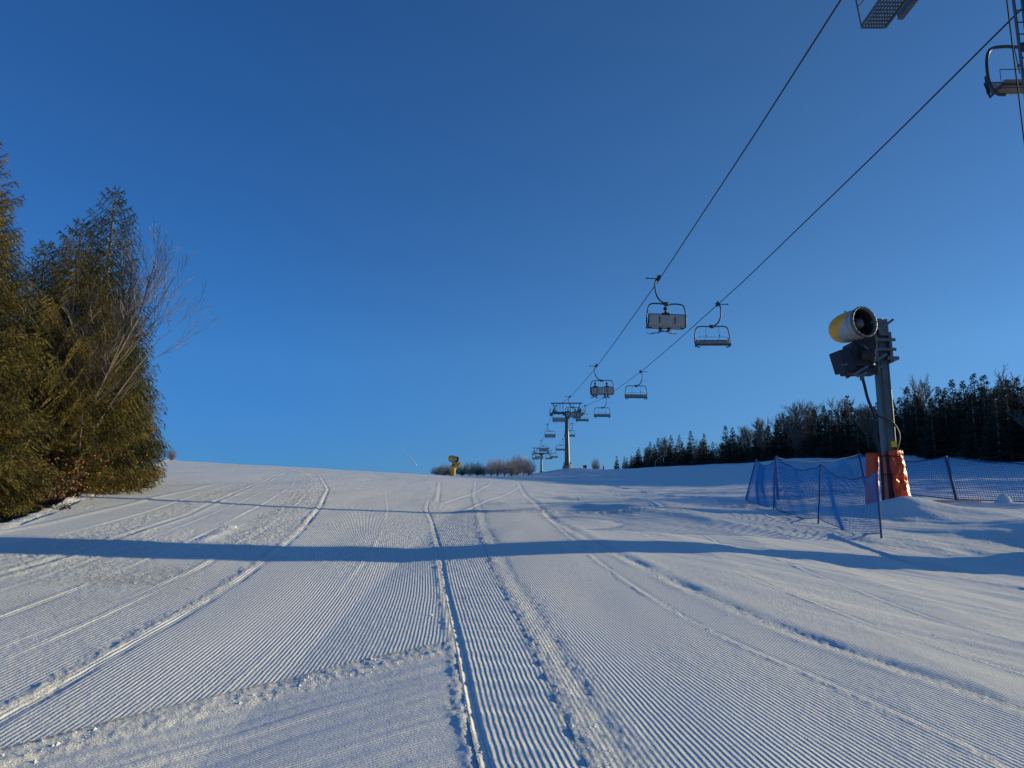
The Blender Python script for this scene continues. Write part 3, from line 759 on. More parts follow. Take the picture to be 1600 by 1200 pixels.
def chair_proto(facing_us):
    root = thing('chairlift_chair', 'x', 'chairlift chair')
    g = MB()
    g.box((-.05, 0, .0), (.16, .52, .13)); g.box((-.05, .0, .12), (.10, .22, .14))
    g.tube([(-.12, 0, .02), (-.72, 0, .02)], .028, 6); g.ball((-.72, 0, .02), .055, 8)
    g.tube([(-.1, -.15, .1), (-.3, -.35, .2)], .02, 5); g.ball((0, .22, .12), .07, 8); g.ball((0, -.22, .12), .07, 8)
    g.build('grip', M['dark'], root)
    h = MB().tube(smooth_path([(-.16, 0, 0), (-.24, 0, -.28), (-.22, 0, -.75), (-.10, 0, -1.12), (.12, 0, -1.38), (.40, 0, -1.5)], 5), .05, 8)
    h.build('hanger', M['chairpaint'], root, True)
    cx = .42
    b = MB()
    path = [(cx - .85, .15, -2.96), (cx - 1.04, .14, -2.93), (cx - 1.15, .12, -2.78), (cx - 1.17, .05, -2.45), (cx - 1.12, 0, -1.95), (cx - 1.04, 0, -1.66), (cx - .88, 0, -1.53), (cx - .5, 0, -1.5), (cx, 0, -1.54), (cx + .5, 0, -1.5), (cx + .88, 0, -1.53), (cx + 1.04, 0, -1.66), (cx + 1.12, 0, -1.95), (cx + 1.17, .05, -2.45), (cx + 1.15, .12, -2.78), (cx + 1.04, .14, -2.93), (cx + .85, .15, -2.96)]
    b.tube(smooth_path(path, 4), .042, 8)
    b.box((cx, 0, -1.52), (.26, .16, .2)); b.box((cx, 0, -1.44), (.34, .05, .06))
    b.build('bail_frame', M['chairpaint'], root, True)
    st = MB()
    for k in range(7): st.box((cx, -.02 + k * .075, -2.78 - .002 * k), (2.16, .06, .03))
    st.box((cx, .22, -2.815), (2.0, .05, .05)); st.box((cx, .5, -2.79), (2.2, .05, .07))
    st.build('seat', M['slat'] if not facing_us else M['pad'], root)
    bk = MB(); rot = Matrix.Rotation(R(10), 3, 'X')
    for k in range(3 if facing_us else 5): bk.box((cx, -.08 - .018 * k, -2.76 + k * .118), (2.14, .03, .113), rot)
    bk.build('backrest', M['slat'], root)
    fr = MB()
    for sx in (-1, 1):
        fr.tube([(cx + sx * 1.12, .50, -2.86), (cx + sx * 1.12, -.06, -2.9), (cx + sx * 1.1, -.22, -2.42 if facing_us else -2.2)], .03, 6)
        fr.box((cx + sx * 1.09, -.14, -2.5), (.05, .08, .5)); fr.box((cx + sx * .45, -.2, -2.55), (.05, .03, .4))
    zt_ = -2.42 if facing_us else -2.2
    fr.tube([(cx - 1.1, -.2, zt_), (cx + 1.1, -.2, zt_)], .03, 6)
    fr.tube([(cx - 1.12, .5, -2.88), (cx + 1.12, .5, -2.88)], .03, 6)
    fr.build('seat_frame', M['dark'], root)
    rb = MB()
    if facing_us:   # bar folded up
        rb.tube([(cx - .95, .20, -2.6), (cx - .95, .2, -2.28), (cx + .95, .2, -2.28), (cx + .95, .2, -2.6)], .014, 5)
        for sx in (-.42, .42):
            rb.tube([(cx + sx, .1, -1.55), (cx + sx * 1.05, .2, -2.4)], .013, 5); rb.ball((cx + sx * 1.05, .2, -2.18), .05, 6)
    else:
        rb.tube([(cx - 1.1, 0, -2.2), (cx - 1.08, .6, -2.42), (cx + 1.08, .6, -2.42), (cx + 1.1, 0, -2.2)], .016, 5)
        for sx in (-.52, .52):
            rb.tube([(cx + sx, .6, -2.42), (cx + sx, .68, -3.12)], .013, 5); rb.tube([(cx + sx - .22, .68, -3.12), (cx + sx + .22, .68, -3.12)], .018, 5)
    rb.build('restraint_bar', M['steel'], root)
    return root
pl = chair_proto(False); pr = chair_proto(True)

def person(loc, label, jm, spread=.22, ski_a=.9, hat=None, sc=1.0):
    p = thing('person', label, 'person', loc); p.scale = (sc * .95,) * 3
    def skin(name, m, V, E, rad, root=0, lvl=1):
        me = bpy.data.meshes.new(name); me.from_pydata([tuple(v) for v in V], E, []); me.materials.append(m)
        o = bpy.data.objects.new(name, me); COL.objects.link(o); o.parent = p
        o.modifiers.new('skin', 'SKIN')
        sv = me.skin_vertices[0].data if me.skin_vertices else None
        if sv is None:
            bpy.context.view_layer.update(); sv = me.skin_vertices[0].data
        for i, r_ in enumerate(rad):
            sv[i].radius = r_ if hasattr(r_, '__len__') else (r_, r_); sv[i].use_root = (i == root)
        md = o.modifiers.new('sub', 'SUBSURF'); md.levels = lvl; md.render_levels = lvl
        o.modifiers['skin'].use_smooth_shade = True
        return o
    s = spread
    # body: pelvis at origin, facing +y, sitting
    V = [(0, 0, 0), (0, -.02, .22), (0, -.02, .42), (0, 0, .54), (0, .02, .60), (0, .03, .72), (0, .03, .80),
         (-.17, -.01, .44), (-.25, .10, .20), (-.16, .33, .12), (-.13, .40, .12), (.17, -.01, .44), (.25, .10, .20), (.16, .33, .12), (.13, .40, .12),
         (-.10, .03, -.02), (-s * .9, .45, .0), (-s, .50, -.42), (-s, .62, -.47), (.10, .03, -.02), (s * .9, .45, 0), (s, .50, -.42), (s, .62, -.47)]
    E = [(0, 1), (1, 2), (2, 3), (3, 4), (4, 5), (5, 6), (2, 7), (7, 8), (8, 9), (9, 10), (2, 11), (11, 12), (12, 13), (13, 14), (0, 15), (15, 16), (16, 17), (17, 18), (0, 19), (19, 20), (20, 21), (21, 22)]
    rad = [(.16, .12), (.15, .11), (.17, .11), (.07, .07), (.06, .06), (.085, .10), (.07, .08), .075, .05, .042, .035, .075, .05, .042, .035, .12, .10, .10, .07, .12, .10, .10, .07]
    skin('body', M['trouser'], V, E, rad)
    JV = [(0, 0, .02), (0, -.02, .22), (0, -.02, .43), (0, 0, .58), (-.18, -.01, .45), (-.26, .10, .20), (-.17, .33, .12), (.18, -.01, .45), (.26, .10, .20), (.17, .33, .12)]
    skin('jacket', jm, JV, [(0, 1), (1, 2), (2, 3), (2, 4), (4, 5), (5, 6), (2, 7), (7, 8), (8, 9)], [(.21, .16), (.21, .15), (.23, .15), (.12, .11), .11, .08, .06, .11, .08, .06])
    MB().ball((0, .045, .725), .105, 12, (.95, 1.1, 1.2)).ball((0, .155, .735), .018, 6).ball((-.1, .04, .735), .022, 6).ball((.1, .04, .735), .022, 6).build('face', M['skin'], p, True)
    MB().ball((0, .015, .775), .135, 12, (1, 1.1, .95)).ball((0, .0, .92), .04, 8).build('hat', hat or M['helmetw'], p, True)
    for sx in (-1, 1):
        g = MB(); c = Vector((sx * .13, .41, .12)); g.ball(c, .045, 8, (1, 1.2, .7))
        for k in range(4):
            x = c.x + (-.027 + k * .018); l = (.055, .065, .062, .05)[k]
            g.tube([(x, c.y + .03, c.z + .01), (x, c.y + .03 + l * .7, c.z), (x, c.y + .03 + l * .8, c.z - .03)], .010, 5)
        g.tube([(c.x - sx * .035, c.y, c.z), (c.x - sx * .06, c.y + .035, c.z - .01)], .011, 5)
        g.build('glove', M['rubber'], p, True)
        b = MB().tube([(sx * s, .50, -.30), (sx * s, .52, -.50)], [.10, .085], 8); b.box((sx * s, .58, -.51), (.10, .30, .09)); b.build('boot', M['plastic'], p, True)
        a = sx * ski_a; rot = Matrix.Rotation(-a, 3, 'Z')
        k = MB(); c = Vector((sx * s, .60, -.57))
        P_ = [c + rot @ Vector((0, y_, z_)) for y_, z_ in ((-.65, 0), (.75, 0), (.88, .05), (.95, .12))]
        for a_, b_ in zip(P_, P_[1:]): k.bar(a_, b_, .09, .025)
        k.build('ski', M['skired'], p)
    for sx in (-1, 1): MB().tube([(sx * .30, .38, .12), (sx * (s + .16), .52, -.72)], .011, 5).build('ski_pole', M['dark'], p)
    return p

Ly = [43.8, 76.0, 109.5, 140.5, 171.0, 202.0, 233.0, 264.0]
Llab = ['chair with one skier on it, nearest chair on the left rope', 'chair with two skiers on it, second nearest chair on the left rope', 'chair with three skiers on it, hanging just in front of the near pylon',
 'empty chair beside the left end of the near pylon head', 'empty chair on the left rope between the two pylons, nearer one', 'empty chair on the left rope right above the far pylon head', 'empty chair behind the far pylon head', 'smallest empty chair left of the far pylon']
Ry = [18.4, 50.0, 80.5, 110.5, 140.6, 170.0, 199.5, 229.5, 258.0]
Rlab = ['empty chair cut off by the right edge next to the pylon ladder', 'large empty chair right of the skier on the nearest uphill chair', 'empty chair hanging alone on the right rope above the hillside',
 'empty chair right below the chair with two skiers', 'empty chair just right of the near pylon head', 'empty chair partly hidden by the right side of the near pylon mast', 'empty chair just left of the near pylon mast, upper one', 'empty chair between the two pylons, lower of the right rope', 'smallest empty chair just right of the far pylon mast']
sway = random.Random(2)
used = set()
for ys_, labs, proto, sgn in ((Ly, Llab, pl, -1), (Ry, Rlab, pr, 1)):
    for i, y in enumerate(ys_):
        o = proto if i == 0 else copy_tree(proto)
        o.location = (xc(y) + sgn * 2.55, y, rope_z(y) + .03)
        o.rotation_euler = (0, R(sway.uniform(-1.5, 1.5)), (0 if sgn < 0 else math.pi) + R(sway.uniform(-3, 3)))
        o['label'] = labs[i]; o['category'] = 'chairlift chair'; o['group'] = 'chairs hanging on the chairlift'
def seat_at(i, dx):
    y = Ly[i]; return (xc(y) - 2.55 + .42 + dx, y + .12, rope_z(y) - 2.49)
person(seat_at(0, -.08), 'lone skier seen from behind on the nearest uphill chair, dark hat and red backed jacket', M['jacket_red'], .26, .85)
person(seat_at(1, -.62), 'left skier of two on the second uphill chair, dark jacket', M['jacket_black'], .14, .2)
person(seat_at(1, .55), 'right skier of two on the second uphill chair, blue jacket and hat', M['jacket_blue'], .16, .25, M['jacket_blue'])
person(seat_at(2, -.75), 'left skier of three on the chair in front of the near pylon', M['jacket_black'], .14, .2)
person(seat_at(2, .25), 'middle skier of three on the chair in front of the near pylon', M['jacket_blue'], .14, .2, None, .9)
person(seat_at(2, .78), 'right skier of three on the chair in front of the near pylon', M['jacket_red'], .16, .2)

def pylon(y, top_r, base_r, label, base_z=None, near=False):
    x = xc(y) ; zb = T(x, y); zr = rope_z(y)
    t = thing('lift_pylon', label, 'chairlift pylon', (x, y, zb), 0, 'pylons of the chairlift')
    H = zr - zb
    MB().lathe([(-.5, base_r), (0, base_r), (H * .5, (base_r + top_r) / 2), (H - .5, top_r), (H - .45, 0)], (0, 0, 0), (0, 0, 1), 28).build('mast', M['tube'], t, True)
    f = MB(); f.lathe([(-1, base_r * 1.9), (.28, base_r * 1.75), (.55, base_r * 1.35), (.56, 0)], (0, 0, 0), (0, 0, 1), 12)
    f.build('foundation', M['concrete'], t)
    fl = MB(); fl.lathe([(.5, base_r * 1.5), (.62, base_r * 1.5), (.63, 0)], (0, 0, 0), (0, 0, 1), 20)
    for k in range(8):
        a = k * math.pi / 4; fl.box((math.cos(a) * base_r * 1.2, math.sin(a) * base_r * 1.2, .85), (.12, .12, .6))
    fl.build('base_flange', M['steel'], t)
    a = MB(); a.box((0, 0, H - .75), (5.3, .42, .36)); a.box((0, 0, H - 1.1), (1.6, .3, .35)); a.build('cross_arm', M['tube'], t)
    for s in (-1, 1):
        sh = MB(); X = s * 2.55
        sh.box((X + s * .12, 0, H - .38), (.08, 3.2, .16)); sh.box((X - s * .2, 0, H - .52), (.12, 3.4, .22))
        for k in range(8):
            yy = -1.75 + k * .5
            sh.lathe([(-.06, .0), (-.06, .24), (-.03, .20), (.03, .20), (.06, .24), (.06, 0)], (X, yy, H - .25), (1, 0, 0), 14)
        for k in range(4): sh.box((X + s * .2, -1.5 + k, H - .42), (.06, .7, .12))
        sh.build('sheave_train', M['dark'], t)
        cw = MB(); Xc = X + s * .45
        for k in range(26): cw.box((Xc, -2.4 + k * .19, H - 1.05), (.5, .05, .03))
        for q in (-.26, .26): cw.box((Xc + q, 0, H - 1.05), (.04, 5.0, .08))
        cw.tube([(Xc + s * .28, -2.4, H - 1.0), (Xc + s * .30, -2.4, H + .0), (Xc + s * .30, 2.4, H + .0), (Xc + s * .28, 2.4, H - 1.0)], .02, 5)
        for k in range(3): cw.tube([(Xc + s * .29, -1.2 + k * 1.2, H - 1), (Xc + s * .30, -1.2 + k * 1.2, H)], .018, 5)
        cw.build('catwalk', M['steel'], t)
    lf = MB(); lf.box((0, 0, H + 1.15), (6.2, .22, .2))
    for s in (-1, 1):
        lf.bar((s * 2.0, 0, H - .6), (s * 2.7, 0, H + 1.1), .14); lf.bar((s * .75, 0, H - .6), (s * .75, 0, H + 1.1), .1); lf.bar((s * 1.3, 0, H - .6), (s * 1.3, 0, H + 1.1), .07)
        lf.bar((s * 1.95, 0, H - .6), (s * 1.6, 0, H + .4), .07)
    lf.build('lifting_frame', M['chairpaint'], t)
    ld = MB(); yl = .62
    for q in (-.17, .17): ld.tube([(q - base_r * 0 , base_r + .25, 1.2), (q, top_r + .25, H - .8)], .022, 5)
    k = 1.5
    while k < H - .9:
        yy = base_r + .25 + (top_r - base_r) * (k / H); ld.tube([(-.17, yy, k), (.17, yy, k)], .014, 5); k += .3
    if not near: ld.build('ladder', M['steel'], t)
    return t, H
pylon(150, .30, .55, 'tall grey chairlift pylon on the shaded hill, nearer of the two in the distance')
pylon(267, .28, .45, 'small distant chairlift pylon left of the tall one')
# -- the pylon at the right edge of the view
def near_pylon():
    x, y = 11.82, 15.2
    zb = T(x, y); H = rope_z(y) - zb
    t = thing('lift_pylon', 'big chairlift pylon with ladder cut off by the upper right corner', 'chairlift pylon', (x, y, zb), 0, 'pylons of the chairlift')
    MB().lathe([(-.5, .64), (0, .64), (H * .5, .56), (H - .5, .50), (H - .45, 0)], (0, 0, 0), (0, 0, 1), 36).build('mast', M['tube'], t, True)
    MB().lathe([(-1, 1.1), (.2, 1.05), (.4, .95), (.41, 0)], (.35, 0, 0), (0, 0, 1), 24).build('foundation', M['concrete'], t)
    MB().lathe([(.35, .0), (.36, .76), (1.2, .78), (2.4, .76), (4.2, .74), (4.22, .55)], (.2, 0, 0), (0, 0, 1), 24).build('protective_padding', M['bluepost'], t, True)
    a = MB(); a.box((-.42, 0, H - .75), (5.3, .45, .4)); a.build('cross_arm', M['tube'], t)
    for s in (-1, 1):
        sh = MB(); X = -.42 + s * 2.55
        sh.box((X - s * .25, 0, H - .52), (.14, 3.4, .25))
        for k in range(8): sh.lathe([(-.06, .0), (-.06, .24), (-.03, .20), (.03, .20), (.06, .24), (.06, 0)], (X, -1.75 + k * .5, H - .25), (1, 0, 0), 18)
        sh.build('sheave_train', M['dark'], t)
    cw = MB(); zc = 11.62 - zb; X0 = 8.65 - x
    n = 0
    yy = -2.6
    while yy < 1.45:
        for q in range(9): cw.box((X0 - .26 + q * .065, yy, zc), (.022, .085, .03))
        cw.box((X0, yy + .06, zc), (.56, .025, .035)); yy += .13
    for q in (-.29, .29): cw.box((X0 + q, -.6, zc), (.035, 4.1, .09))
    cw.tube([(X0 - .30, 1.42, zc), (X0 - .42, 1.42, zc + 1.1), (X0 - .42, -2.6, zc + 1.1)], .022, 6)
    cw.tube([(X0 - .36, 1.42, zc + .5), (X0 - .28, .9, zc + .5)], .015, 5)
    for k in range(3): cw.tube([(X0 - .3, .2 - k * 1.2, zc), (X0 - .42, .2 - k * 1.2, zc + 1.1)], .02, 6)
    cw.build('catwalk', M['steel'], t)
    hb = MB(); hb.box((X0 + .55, -.75, zc + .12), (.13, 4.0, .16)); hb.box((X0 + .35, .4, zc + .1), (.5, .08, .08)); hb.build('catwalk_beam', M['tube'], t)
    ld = MB(); xl = -.44
    for q in (-.17, .17): ld.tube([(xl + q, .25, 1.2), (xl + q, .25, H - .8)], .032, 6)
    k = 1.4
    while k < H - .9:
        o_ = 0; ld.tube([(xl - .17 + o_, .25, k), (xl + .17 + o_, .25, k)], .016, 5); k += .29
    k = 3.
    while k < H: ld.tube([(xl + .1, .25, k), (-.35, .1, k)], .02, 5); k += 1.6
    ld.build('ladder', M['steel'], t)
near_pylon()
m = MB().tube([(11.42, 15.95, 13.2), (11.42, 15.95, 6.0), (11.44, 15.95, 1.0), (11.45, 15.95, T(11.45, 15.95))], .016, 6)
tag(m.build('ground_cable', M['rope']), 'thin vertical cable beside the pylon ladder at the right edge', 'cable')

# ------------------------------------------------------------------ snow guns
def gun_head(t, o, d, k=1.0):
    """o: middle of the barrel, d: direction of the nozzle ring"""
    o = Vector(o); d = Vector(d).normalized()
    def P(prof): return [(a * k, b * k) for a, b in prof]
    MB().lathe(P([(-.62, .0), (-.62, .30), (-.60, .36), (-.46, .43), (-.25, .475), (.06, .485), (.32, .474)]), o, d, 40).build('rear_cowl', M['yellow'], t, True)
    MB().lathe(P([(.32, .476), (.45, .462)]), o, d, 40).build('front_collar', M['white'], t, True)
    MB().lathe(P([(.45, .464), (.50, .49), (.56, .505), (.60, .495), (.61, .46), (.52, .42), (.30, .40), (-.1, .38)]), o, d, 40).build('nozzle_ring', M['steel'], t, True)
    MB().lathe(P([(-.12, 0), (-.12, .379)]), o, d, 24).build('fan_backing', M['dark'], t)
    ins = MB(); ins.lathe(P([(-.1, .376), (.30, .395), (.50, .413)]), o, d, 32); ins.build('barrel_lining', M['dark'], t)
    MB().lathe(P([(-.1, .19), (.34, .185), (.42, .15), (.47, .07), (.48, 0)]), o, d, 24).build('hub', M['steel'], t, True)
    x = d.orthogonal().normalized(); y = d.cross(x)
    sp = MB()
    for i in range(6):
        a = i * math.pi / 3 + .3; v = x * math.cos(a) + y * math.sin(a); sp.bar(o + d * (.2 * k) + v * (.17 * k), o + d * (.36 * k) + v * (.37 * k), .03 * k)
    for i in range(18):
        a = i * math.pi / 9; v = x * math.cos(a) + y * math.sin(a); sp.box(o + d * (.595 * k) + v * (.47 * k), (.03 * k, .03 * k, .03 * k))
    sp.build('nozzles', M['dark'], t)
    # white flash on the side of the cowl
    fl = MB(); n = 14; side = d.cross(Vector((0, 0, 1))).normalized(); up = side.cross(d).normalized()
    for i in range(n + 1):
        a = -1.9 + 2.6 * i / n
        v = side * math.cos(a) + up * math.sin(a)
        w = .02 + .55 * max(0, math.cos((a + 1.1) * 1.1))
        r1 = .484
        fl.v.append(tuple(o + d * (.33 * k) + v * (r1 * k))); fl.v.append(tuple(o + d * ((.33 - w) * k) + v * (float(np.interp(.33 - w, [-.25, .06], [.482, .492])) * k)))
    for i in range(n): fl.f.append((2 * i, 2 * i + 1, 2 * i + 3, 2 * i + 2))
    fo = fl.build('side_flash', M['white'], t); sm = fo.modifiers.new('thick', 'SOLIDIFY'); sm.thickness = .006
    ey = MB(); ey.tube([o + up * (.48 * k) - d * (.2 * k), o + up * (.56 * k) - d * (.22 * k), o + up * (.56 * k) - d * (.14 * k), o + up * (.48 * k) - d * (.12 * k)], .014 * k, 6)
    ey.build('lifting_eye', M['dark'], t)
    return side, up

def big_gun():
    X, Y = 11.35, 23.2
    zb = T(X, Y)
    t = thing('snow_gun', 'large yellow and white fan snow gun on a steel mast behind the blue net', 'snow gun', (X, Y, zb))
    z = lambda py, yy=Y: need_h(1370, py, yy) - zb
    px = lambda p, py: (p - 800) / F_ * (Y * C_ + need_h(p, py, Y) * S_) - X
    zt = z(512)
    ms = MB(); ms.box((0, 0, zt / 2 - .3), (.33, .26, zt + .6)); ms.box((.16, -.135, zt / 2 - .3), (.03, .03, zt + .6)); ms.box((-.06, -.14, zt / 2 - .3), (.02, .02, zt + .6))
    ms.build('mast', M['tube'], t)
    hd = MB()
    zz = z(545)
    hd.box((px(1386, 545), 0, zz), (.09, .5, .95)); hd.box((px(1361, 540), -.1, zz + .05), (.08, .5, 1.0))
    for q in (.22, -.08): hd.box((.05, -.28, zz + q), (.62, .05, .09))
    hd.box((.25, -.1, zz - .35), (.35, .4, .1)); hd.tube([(0, 0, zt - .1), (0, 0, zt + .25)], .17, 12)
    hd.tube([(.1, -.1, zt - .1), (.25, -.15, zt + .1), (.42, -.15, zt + .22)], .04, 6)
    for a_, b_ in (((0, -.2, zt + .12), (-.40, -.45, zt + .05)), ((.05, -.2, zt - .15), (-.35, -.5, zt - .1)), ((0, .1, zt + .2), (-.5, -.2, zt + .1))): hd.tube([a_, b_], .05, 6)
    hd.box((-.1, -.15, zt + .05), (.5, .35, .28)); hd.box((0, -.25, zt - .15), (.3, .2, .35))
    hd.build('swivel_head', M['steel'], t)
    ar = MB()
    zc = z(580)
    ar.bar((.05, -.25, z(556)), (px(1325, 590), -.45, z(589)), .10, .07); ar.bar((.05, .22, z(556)), (px(1325, 590), .1, z(589)), .10, .07)
    ar.bar((-.1, -.3, z(575)), (px(1330, 586), -.4, z(592)), .07); ar.bar((-.2, -.3, z(530)), (-.45, -.45, z(575)), .06)
    ar.build('support_arm', M['steel'], t)
    gun_head(t, (px(1326, 512), -.15, z(512)), (.34, -.94, .03), .96)
    cb = MB(); rot = Matrix.Rotation(R(8), 3, 'Z') @ Matrix.Rotation(R(-14), 3, 'Y')
    cb.box((px(1312, 566), -.2, z(567)), (.38, .62, .68), rot)
    co_ = cb.build('control_cabinet', M['cabinet'], t); bv = co_.modifiers.new('b', 'BEVEL'); bv.width = .04; bv.segments = 2
    MB().box((px(1308, 574), -.2 - .325, z(575)), (.2, .012, .05), rot).build('label_plate', M['steel'], co_)
    mc = MB(); mc.box((px(1340, 556), -.1, z(558)), (.72, .65, .75)); mc.box((px(1340, 580), -.1, z(582)), (.95, .6, .18)); mc.box((px(1345, 535), -.15, z(535)), (.5, .4, .3))
    mc.tube([(px(1330, 545), -.5, z(540)), (px(1345, 552), -.55, z(556)), (px(1350, 570), -.5, z(570))], .05, 8)
    mc.lathe([(0, 0), (0, .17), (.4, .17), (.4, 0)], (px(1332, 553), -.5, z(560)), (1, 0, 0), 16)
    mo = mc.build('compressor', M['dark'], t); bv = mo.modifiers.new('b', 'BEVEL'); bv.width = .025; bv.segments = 2
    hs = MB().tube(smooth_path([(px(1342, 588), -.2, z(588)), (px(1345, 605), -.25, z(605)), (px(1350, 625), -.25, z(625)), (px(1359, 650), -.25, z(650)), (px(1362, 680), -.25, z(680)), (px(1368, 705), -.25, z(705)), (px(1372, 740), -.25, z(740)), (px(1374, 795), -.25, z(800))], 5), .045, 8)
    hs.build('hose', M['rubber'], t, True)
    MB().lathe([(0, .05), (0, .065), (.18, .065), (.18, .05)], (px(1342, 588), -.2, z(596)), (0, 0, 1), 10).build('hose_coupling', M['steel'], t)
    c = MB().tube(smooth_path([(px(1362, 650), -.25, z(650)), (px(1372, 655), -.3, z(655)), (px(1388, 662), -.3, z(663)), (px(1400, 680), -.2, z(680)), (px(1398, 697), -.2, z(697)), (px(1394, 706), -.2, z(708))], 5), .028, 6)
    c.build('cable', M['rubber'], t, True)
    MB().box((.09, -.20, z(695)), (.17, .012, .17)).build('warning_sticker', M['sticker'], t)
    MB().tube([(.175, -.14, z(610)), (.175, -.14, z(705))], .012, 5).build('conduit', M['steel'], t)
    # crumpled mats tied round the mast
    def mat_pad(name, pts_top, pts_bot, thick, nx, nz, crump, seed):
        r = np.random.RandomState(seed); V = []; F = []
        ring = []
        for j in range(nz + 1):
            v = j / nz
            tl, tr = pts_top; bl, br = pts_bot
            for i in range(nx * 2 + 2):
                if i <= nx: u = i / nx; sy = -thick
                else: u = (2 * nx + 1 - i) / nx; sy = thick
                a = Vector(tl).lerp(Vector(tr), u); b = Vector(bl).lerp(Vector(br), u)
                p = a.lerp(b, v)
                bulge = math.sin(math.pi * u) ** .5 if 0 < u < 1 else 0
                f = crump * (.5 * math.sin((u * 3 + v * 9) * 1.7 + seed) * math.exp(-abs(v - .5) * 2) + .6 * vn(u * 4 + v * 3, v * 7 - u * 3, seed) + .4 * vn(u * 9, v * 15 + u * 8, seed + 3))
                pinch = 1 - .45 * math.exp(-((v - .45) / .05) ** 2) - .3 * math.exp(-((v - .1) / .04) ** 2)
                V.append((p.x + f * .25, p.y + sy * (.35 + .65 * bulge) * pinch + f, p.z + f * .2))
        m_ = nx * 2 + 2
        for j in range(nz):
            for i in range(m_):
                a = j * m_ + i; b = j * m_ + (i + 1) % m_
                F.append((a, b, b + m_, a + m_))
        F.append(tuple(range(m_))); F.append(tuple(nz * m_ + k for k in reversed(range(m_))))
        q = MB(); q.v = V; q.f = F
        return q.build(name, M['orange'], t, True)
    vn = lambda a, b, s: float(vnoise(np.array([a]), np.array([b]), s)[0])
    p1 = mat_pad('crash_mat', ((px(1382, 705), -.25, z(705)), (px(1406, 705), -.1, z(704))), ((px(1391, 800), -.45, z(800)), (px(1420, 808), -.3, z(812))), .17, 16, 60, .085, 4)
    p1['label'] = 'crumpled shiny orange mat lit by the sun'
    p2 = mat_pad('crash_mat', ((px(1359, 708), .25, z(707)), (px(1376, 708), .15, z(707))), ((px(1360, 800), .3, z(800)), (px(1378, 800), .2, z(800))), .12, 8, 24, .015, 9)
    p2['label'] = 'flat orange mat on the shaded left side'
    for py in (714, 742, 797):
        st = MB().tube([(px(1370, py), -.30, z(py)), (px(1384, py), -.36, z(py)), (px(1396, py), -.42, z(py + 1))], .02, 5)
        st.build('strap', M['rubber'], t)
big_gun()

def far_gun():
    Y = 84.; X = -6.35; zb = T(X, Y)
    t = thing('snow_gun', 'small distant yellow fan snow gun standing on the crest of the piste', 'snow gun', (X, Y, zb), R(0))
    MB().lathe([(-.5, .22), (1.1, .20), (1.1, 0)], (0, 0, 0), (0, 0, 1), 16).build('mast', M['yellow'], t)
    b = MB(); b.box((.15, 0, 1.05), (1.0, .7, .22)); b.box((.35, -.1, 1.3), (.9, .5, .30)); b.build('chassis', M['yellow'], t)
    MB().box((.1, 0, 1.42), (.5, .5, .3)).box((.0, -.1, 1.15), (.25, .72, .15)).build('compressor', M['dark'], t)
    gun_head(t, (-.05, -.05, 1.82), (.75, -.35, -.18), .8)
far_gun()

m = MB()
m.tube([(0, 0, -.3), (0, 0, 1.6), (.3, 0, 2.0), (1.1, 0, 2.7), (2.3, 0, 3.3)], .06, 6); m.tube([(2.1, 0, 3.2), (2.35, 0, 1.4)], .05, 6); m.tube([(1.9, 0, 3.1), (2.6, 0, 3.4)], .11, 6)
yd = 160; x = at_px(1024, yd); o = m.build('snow_lance', M['slat']); o.location = (x, yd, T(x, yd)); o.scale = (.75,) * 3
tag(o, 'thin pale bent snow lance in front of the left part of the forest', 'snow lance')
m = MB(); m.box((0, 0, .5), (.7, .5, 1.3)); m.box((0, 0, 1.3), (.95, .75, .3)); m.box((0, -.3, .6), (.4, .12, .5))
yd = 158; x = at_px(914, yd); o = m.build('hydrant_box', M['dark']); o.location = (x, yd, T(x, yd)); o.scale = (.85,) * 3
tag(o, 'tiny dark hydrant box on the hill just right of the near pylon foot', 'hydrant')
m = MB(); P0 = Vector((-470, 3800, 262)); P1 = Vector((-555, 3800, 355))
m.tube([P0 + (P1 - P0) * (i / 12) + Vector((3 * math.sin(i * .5), 0, 0)) for i in range(13)], [2.8, 2.6, 2.5, 2.4, 2.2, 2.0, 1.8, 1.6, 1.4, 1.2, 1.0, .8, .4], 6)
tag(m.build('contrail', M['trail'], None, True), 'short thin white contrail rising from the crest against the sky', 'contrail')

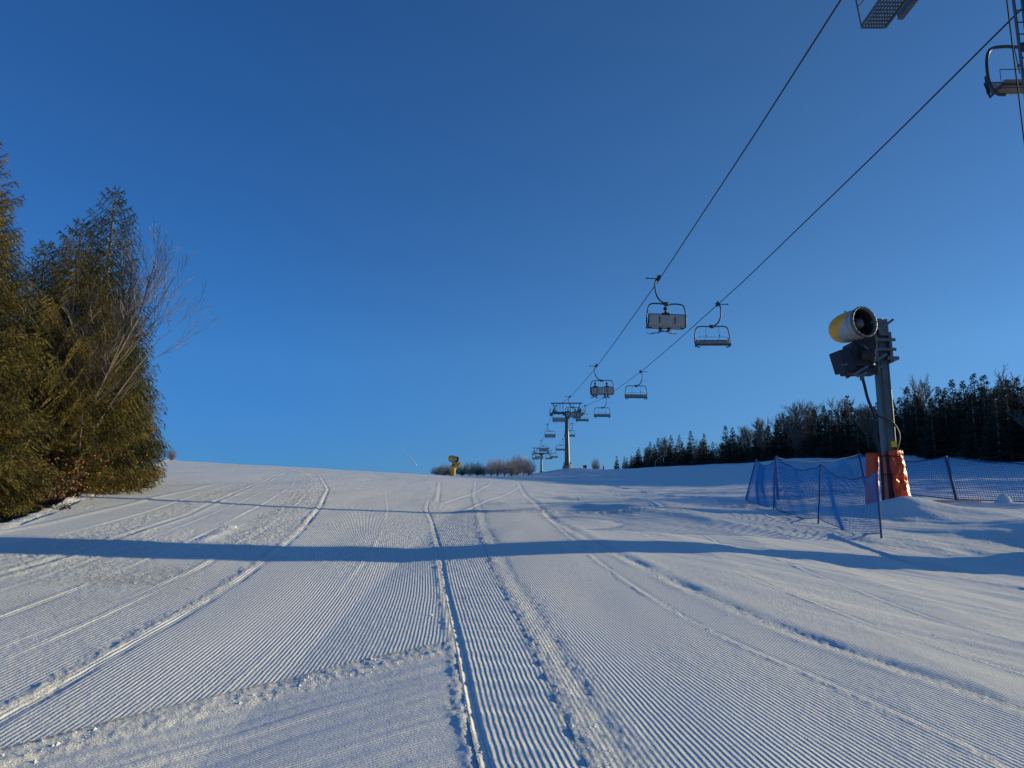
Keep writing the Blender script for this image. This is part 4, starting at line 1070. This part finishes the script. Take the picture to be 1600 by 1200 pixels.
# ------------------------------------------------------------------ blue nets
def net(name, label, posts, cell, sag, hang, strand, post_r, leans, group, lowers):
    """posts: (x, y, height); net sheet hangs between neighbouring posts"""
    root = thing(name, label, 'safety net', (posts[0][0], posts[0][1], T(*posts[0][:2])), 0, group)
    o0 = Vector(root.location)
    B = []; Tp = []
    for (x, y, h), (lx, ly), lo in zip(posts, leans, lowers):
        zb = T(x, y); b = Vector((x, y, zb - .3)); tp = Vector((x + lx, y + ly, zb + h + .04))
        MB().tube([b - o0, tp - o0], [post_r, post_r * .9], 8).build('post', M['bluepost'], root)
        MB().ball(tp - o0, post_r * 1.2, 6)
        u = (zb - b.z) / (tp.z - b.z)
        B.append(b.lerp(tp, u + lo / h)); Tp.append(b.lerp(tp, .985))
    m = MB()
    r = random.Random(len(posts))
    for i in range(len(posts) - 1):
        A0, A1, C0, C1 = B[i], B[i + 1], Tp[i], Tp[i + 1]
        L = (A1 - A0).length; H = max((C0 - A0).length, .9)
        nu = int(L / cell); nv = int(H / cell)
        nrm = (A1 - A0).cross(Vector((0, 0, 1))).normalized()
        ph = r.uniform(0, 6)
        def P(u, v):
            a = A0.lerp(A1, u); c = C0.lerp(C1, u)
            s4 = 4 * u * (1 - u)
            zg = T(a.x, a.y)
            bot = Vector((a.x, a.y, min(a.z, max(zg + .03, a.z - hang * s4)))) if hang else a
            if a.z < zg + .02: bot = Vector((a.x, a.y, zg + .02))
            top = c - Vector((0, 0, sag * s4))
            p = bot.lerp(top, v)
            w = (.05 * math.sin(u * 9 + ph + v * 2) + .03 * math.sin(v * 5 + u * 15)) * min(1, s4 * 2) + .06 * s4 * math.sin(math.pi * v)
            return p + nrm * w + Vector((0, 0, .02 * math.sin(u * 25 + v * 6 + ph) * s4 * v)) - o0
        grid = [[P(a / nu, b / nv) for b in range(nv + 1)] for a in range(nu + 1)]
        for a in range(0, nu + 1):
            m.tube(grid[a], strand, 3, False)
        for b in range(1, nv):
            m.tube([grid[a][b] for a in range(nu + 1)], strand, 3, False)
        e = MB(); e.tube([grid[a][nv] for a in range(nu + 1)], strand * 2.2, 5); e.tube([grid[a][0] for a in range(nu + 1)], strand * 2.0, 5)
        e.build('edge_cord', M['bluepost'], root)
    m.build('netting', M['blue'], root)
    return root
GN = 'blue safety nets round the snow gun'
net('safety_net', 'blue safety net with curved sagging top in front of the snow gun', [(7.75, 26.2, 1.42), (7.58, 22.7, 1.55), (7.8, 20.0, 1.5), (7.86, 16.7, 1.5)], .055, .24, .16, .0062, .026,
    [(.55, 0), (.20, 0), (.20, 0), (.02, 0)], GN, [.12, .12, .14, .18])
net('safety_net', 'blue safety net behind the snow gun running out at the right edge', [(8.9, 26.0, 1.5), (14.2, 31.0, 1.45), (14.82, 25.8, 1.55), (22.5, 24.6, 1.5)], .075, .22, 0, .0105, .06,
    [(0, 0), (-.22, 0), (-.3, 0), (-.2, 0)], GN, [.05, .05, .12, .1])
# low strip of orange net half buried in the snow
m = MB(); A = Vector((11.9, 23.9, 0)); Bq = Vector((15.2, 25.4, 0))
def PN(u, v):
    p = A.lerp(Bq, u); return Vector((p.x, p.y - .25 * v + .03 * math.sin(u * 20), T(p.x, p.y - .2 * v) + .02 + .17 * v * (1 - .4 * abs(u - .4))))
nu, nv = 60, 7
g = [[PN(a / nu, b / nv) for b in range(nv + 1)] for a in range(nu + 1)]
for a in range(nu + 1): m.tube(g[a], .006, 3, False)
for b in range(nv + 1): m.tube([g[a][b] for a in range(nu + 1)], .006, 3, False)
tag(m.build('orange_net', M['pinknet']), 'low strip of faded orange net lying in the snow right of the crash mat', 'net')
